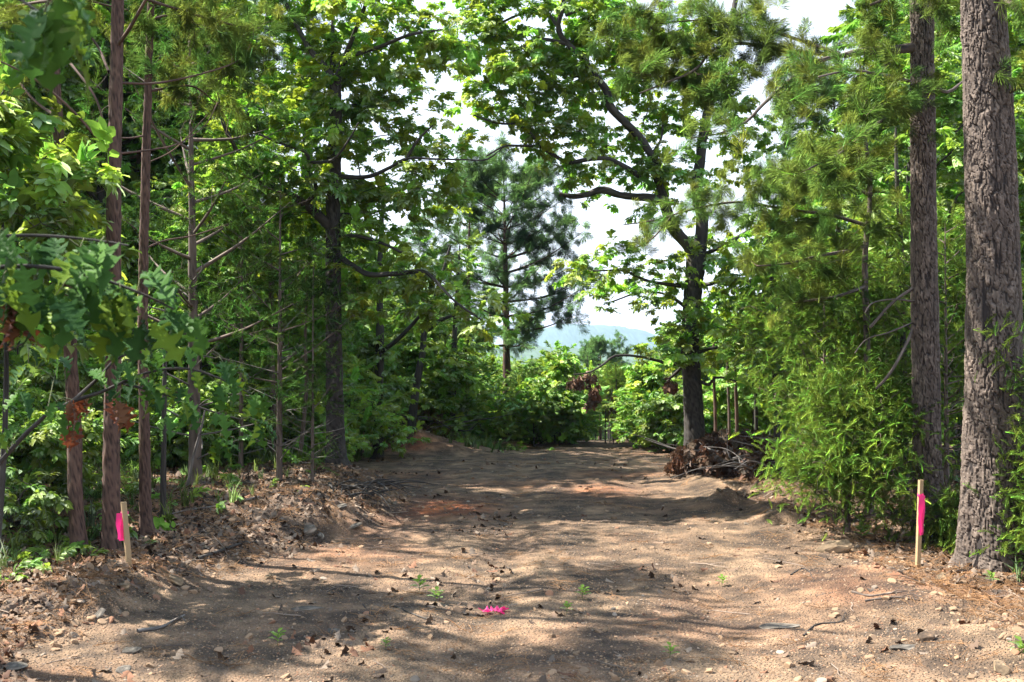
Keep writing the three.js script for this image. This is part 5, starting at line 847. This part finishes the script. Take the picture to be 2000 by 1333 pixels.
{ // hanging clumps of dead leaves on the oak's low branch
  const list = [[1147, 736, 26], [1168, 762, 30], [1160, 775, 22], [1308, 745, 20], [1122, 740, 14]].map(([px, py, s]) => [at(px, py, 14.2), s / F * 14.2]);
  const names = ['left bunch of dead brown leaves hanging over the far road', 'largest bunch of dead brown leaves hanging over the far road', 'lowest bunch of dead brown leaves hanging over the far road', 'bunch of rusty dead leaves close to the right oak trunk', 'small rusty dead leaf bunch at the branch tip over the road'];
  list.forEach(([p, s], k) => { const g = thing('dead_leaf_bunch', names[k], 'dead leaves', p), r = rngOf(950 + k), l = []; for (let j = 0; j < 9; j++) { const q = inBall(r).multiplyScalar(s * 0.6); l.push({ m: frame(new THREE.Matrix4(), q, V(r() - 0.5, -0.9, r() - 0.5), V(r() - 0.5, 0.2, r() - 0.5), 0.75), c: tint(r, 1.1, 0.3) }); }
    instances('leaves', l, FOL.deadoak, g); rod('twig', [V(0, s + 0.1, 0), V(0.01, s * 0.4, 0.01), V(0, -s * 0.3, 0)], [0.004, 0.003, 0.002], g, 'oak', { sides: 4 }); shade(g); });
}
{ // torn roots at the toe of the oak's mound
  const p = groundAt(715, 975), g = thing('torn_roots', 'dark tangle of torn roots sticking out of the oak mound', 'roots', p), r = rngOf(33);
  for (let k = 0; k < 26; k++) { const s = V((r() - 0.7) * 0.6, 0.05 + 0.12 * r(), (r() - 0.6) * 0.5), L = 0.2 + 0.4 * r(), a = (r() - 0.3) * 2.2, e = s.clone().add(V(Math.cos(a) * L, -0.1 + 0.2 * r(), Math.sin(a) * L)); rod('root', [s, s.clone().lerp(e, 0.5).add(V(0, 0.06 * r(), 0.05 * (r() - 0.5))), e], [0.014 * (0.4 + r()), 0.009, 0.003], g, 'oak', { seed: k }); }
  shade(g);
}
[['dark fallen branch lying across the left bank', [[385, 1098], [430, 1080], [470, 1066], [500, 1062]], 0.016, 'oak'], ['forked root lying on the lower left road edge', [[770, 1186], [800, 1200], [835, 1212], [850, 1214]], 0.006, 'oak'], ['thin bent twig on the road left of the seedlings', [[700, 1170], [712, 1188], [728, 1204], [742, 1212]], 0.005, 'oak'], ['thin pale fallen stick beside the left bank', [[505, 975], [430, 992], [370, 1000], [330, 1008]], 0.01, 'grey'], ['curved thin branch lying on the spoil before the right stake', [[1665, 1160], [1700, 1168], [1740, 1162], [1790, 1156]], 0.009, 'pine'], ['second curved branch lying on the spoil before the right stake', [[1690, 1178], [1730, 1172], [1760, 1170], [1800, 1176]], 0.008, 'pine'], ['forked dry twig on the sunny right verge', [[1545, 1125], [1568, 1112], [1580, 1118], [1590, 1136]], 0.006, 'oak'], ['dark twig on the road before the right foreground slab', [[1570, 1245], [1600, 1222], [1640, 1218], [1652, 1200]], 0.006, 'oak'], ['pale split root lying in the lower left litter', [[268, 1238], [310, 1230], [340, 1216], [360, 1206]], 0.012, 'grey']].forEach(([label, pts, ra, style], k) => {
  const P = pts.map(([x, y]) => groundAt(x, y).add(V(0, ra * 0.8, 0))), g = thing('fallen_branch', label, 'branch', P[0].clone());
  part('stem', bark(P, [ra, ra * 0.9, ra * 0.7, ra * 0.35], { sides: 8, seg: 0.03, style, relief: ra * 0.15, off: P[0], seed: k }), barkMat, g);
  const m = P[2]; part('twig', bark([m, m.clone().add(V(0.05, 0.03, 0.04)), m.clone().add(V(0.1, 0.02, 0.1))], [ra * 0.5, ra * 0.35, ra * 0.2], { sides: 5, seg: 0.03, style, relief: 0.0005, off: P[0], seed: k }), barkMat, g); shade(g);
});
scene.traverse((o) => { if (o.isMesh) { o.castShadow = true; o.receiveShadow = true; } });
renderer.render(scene, camera);
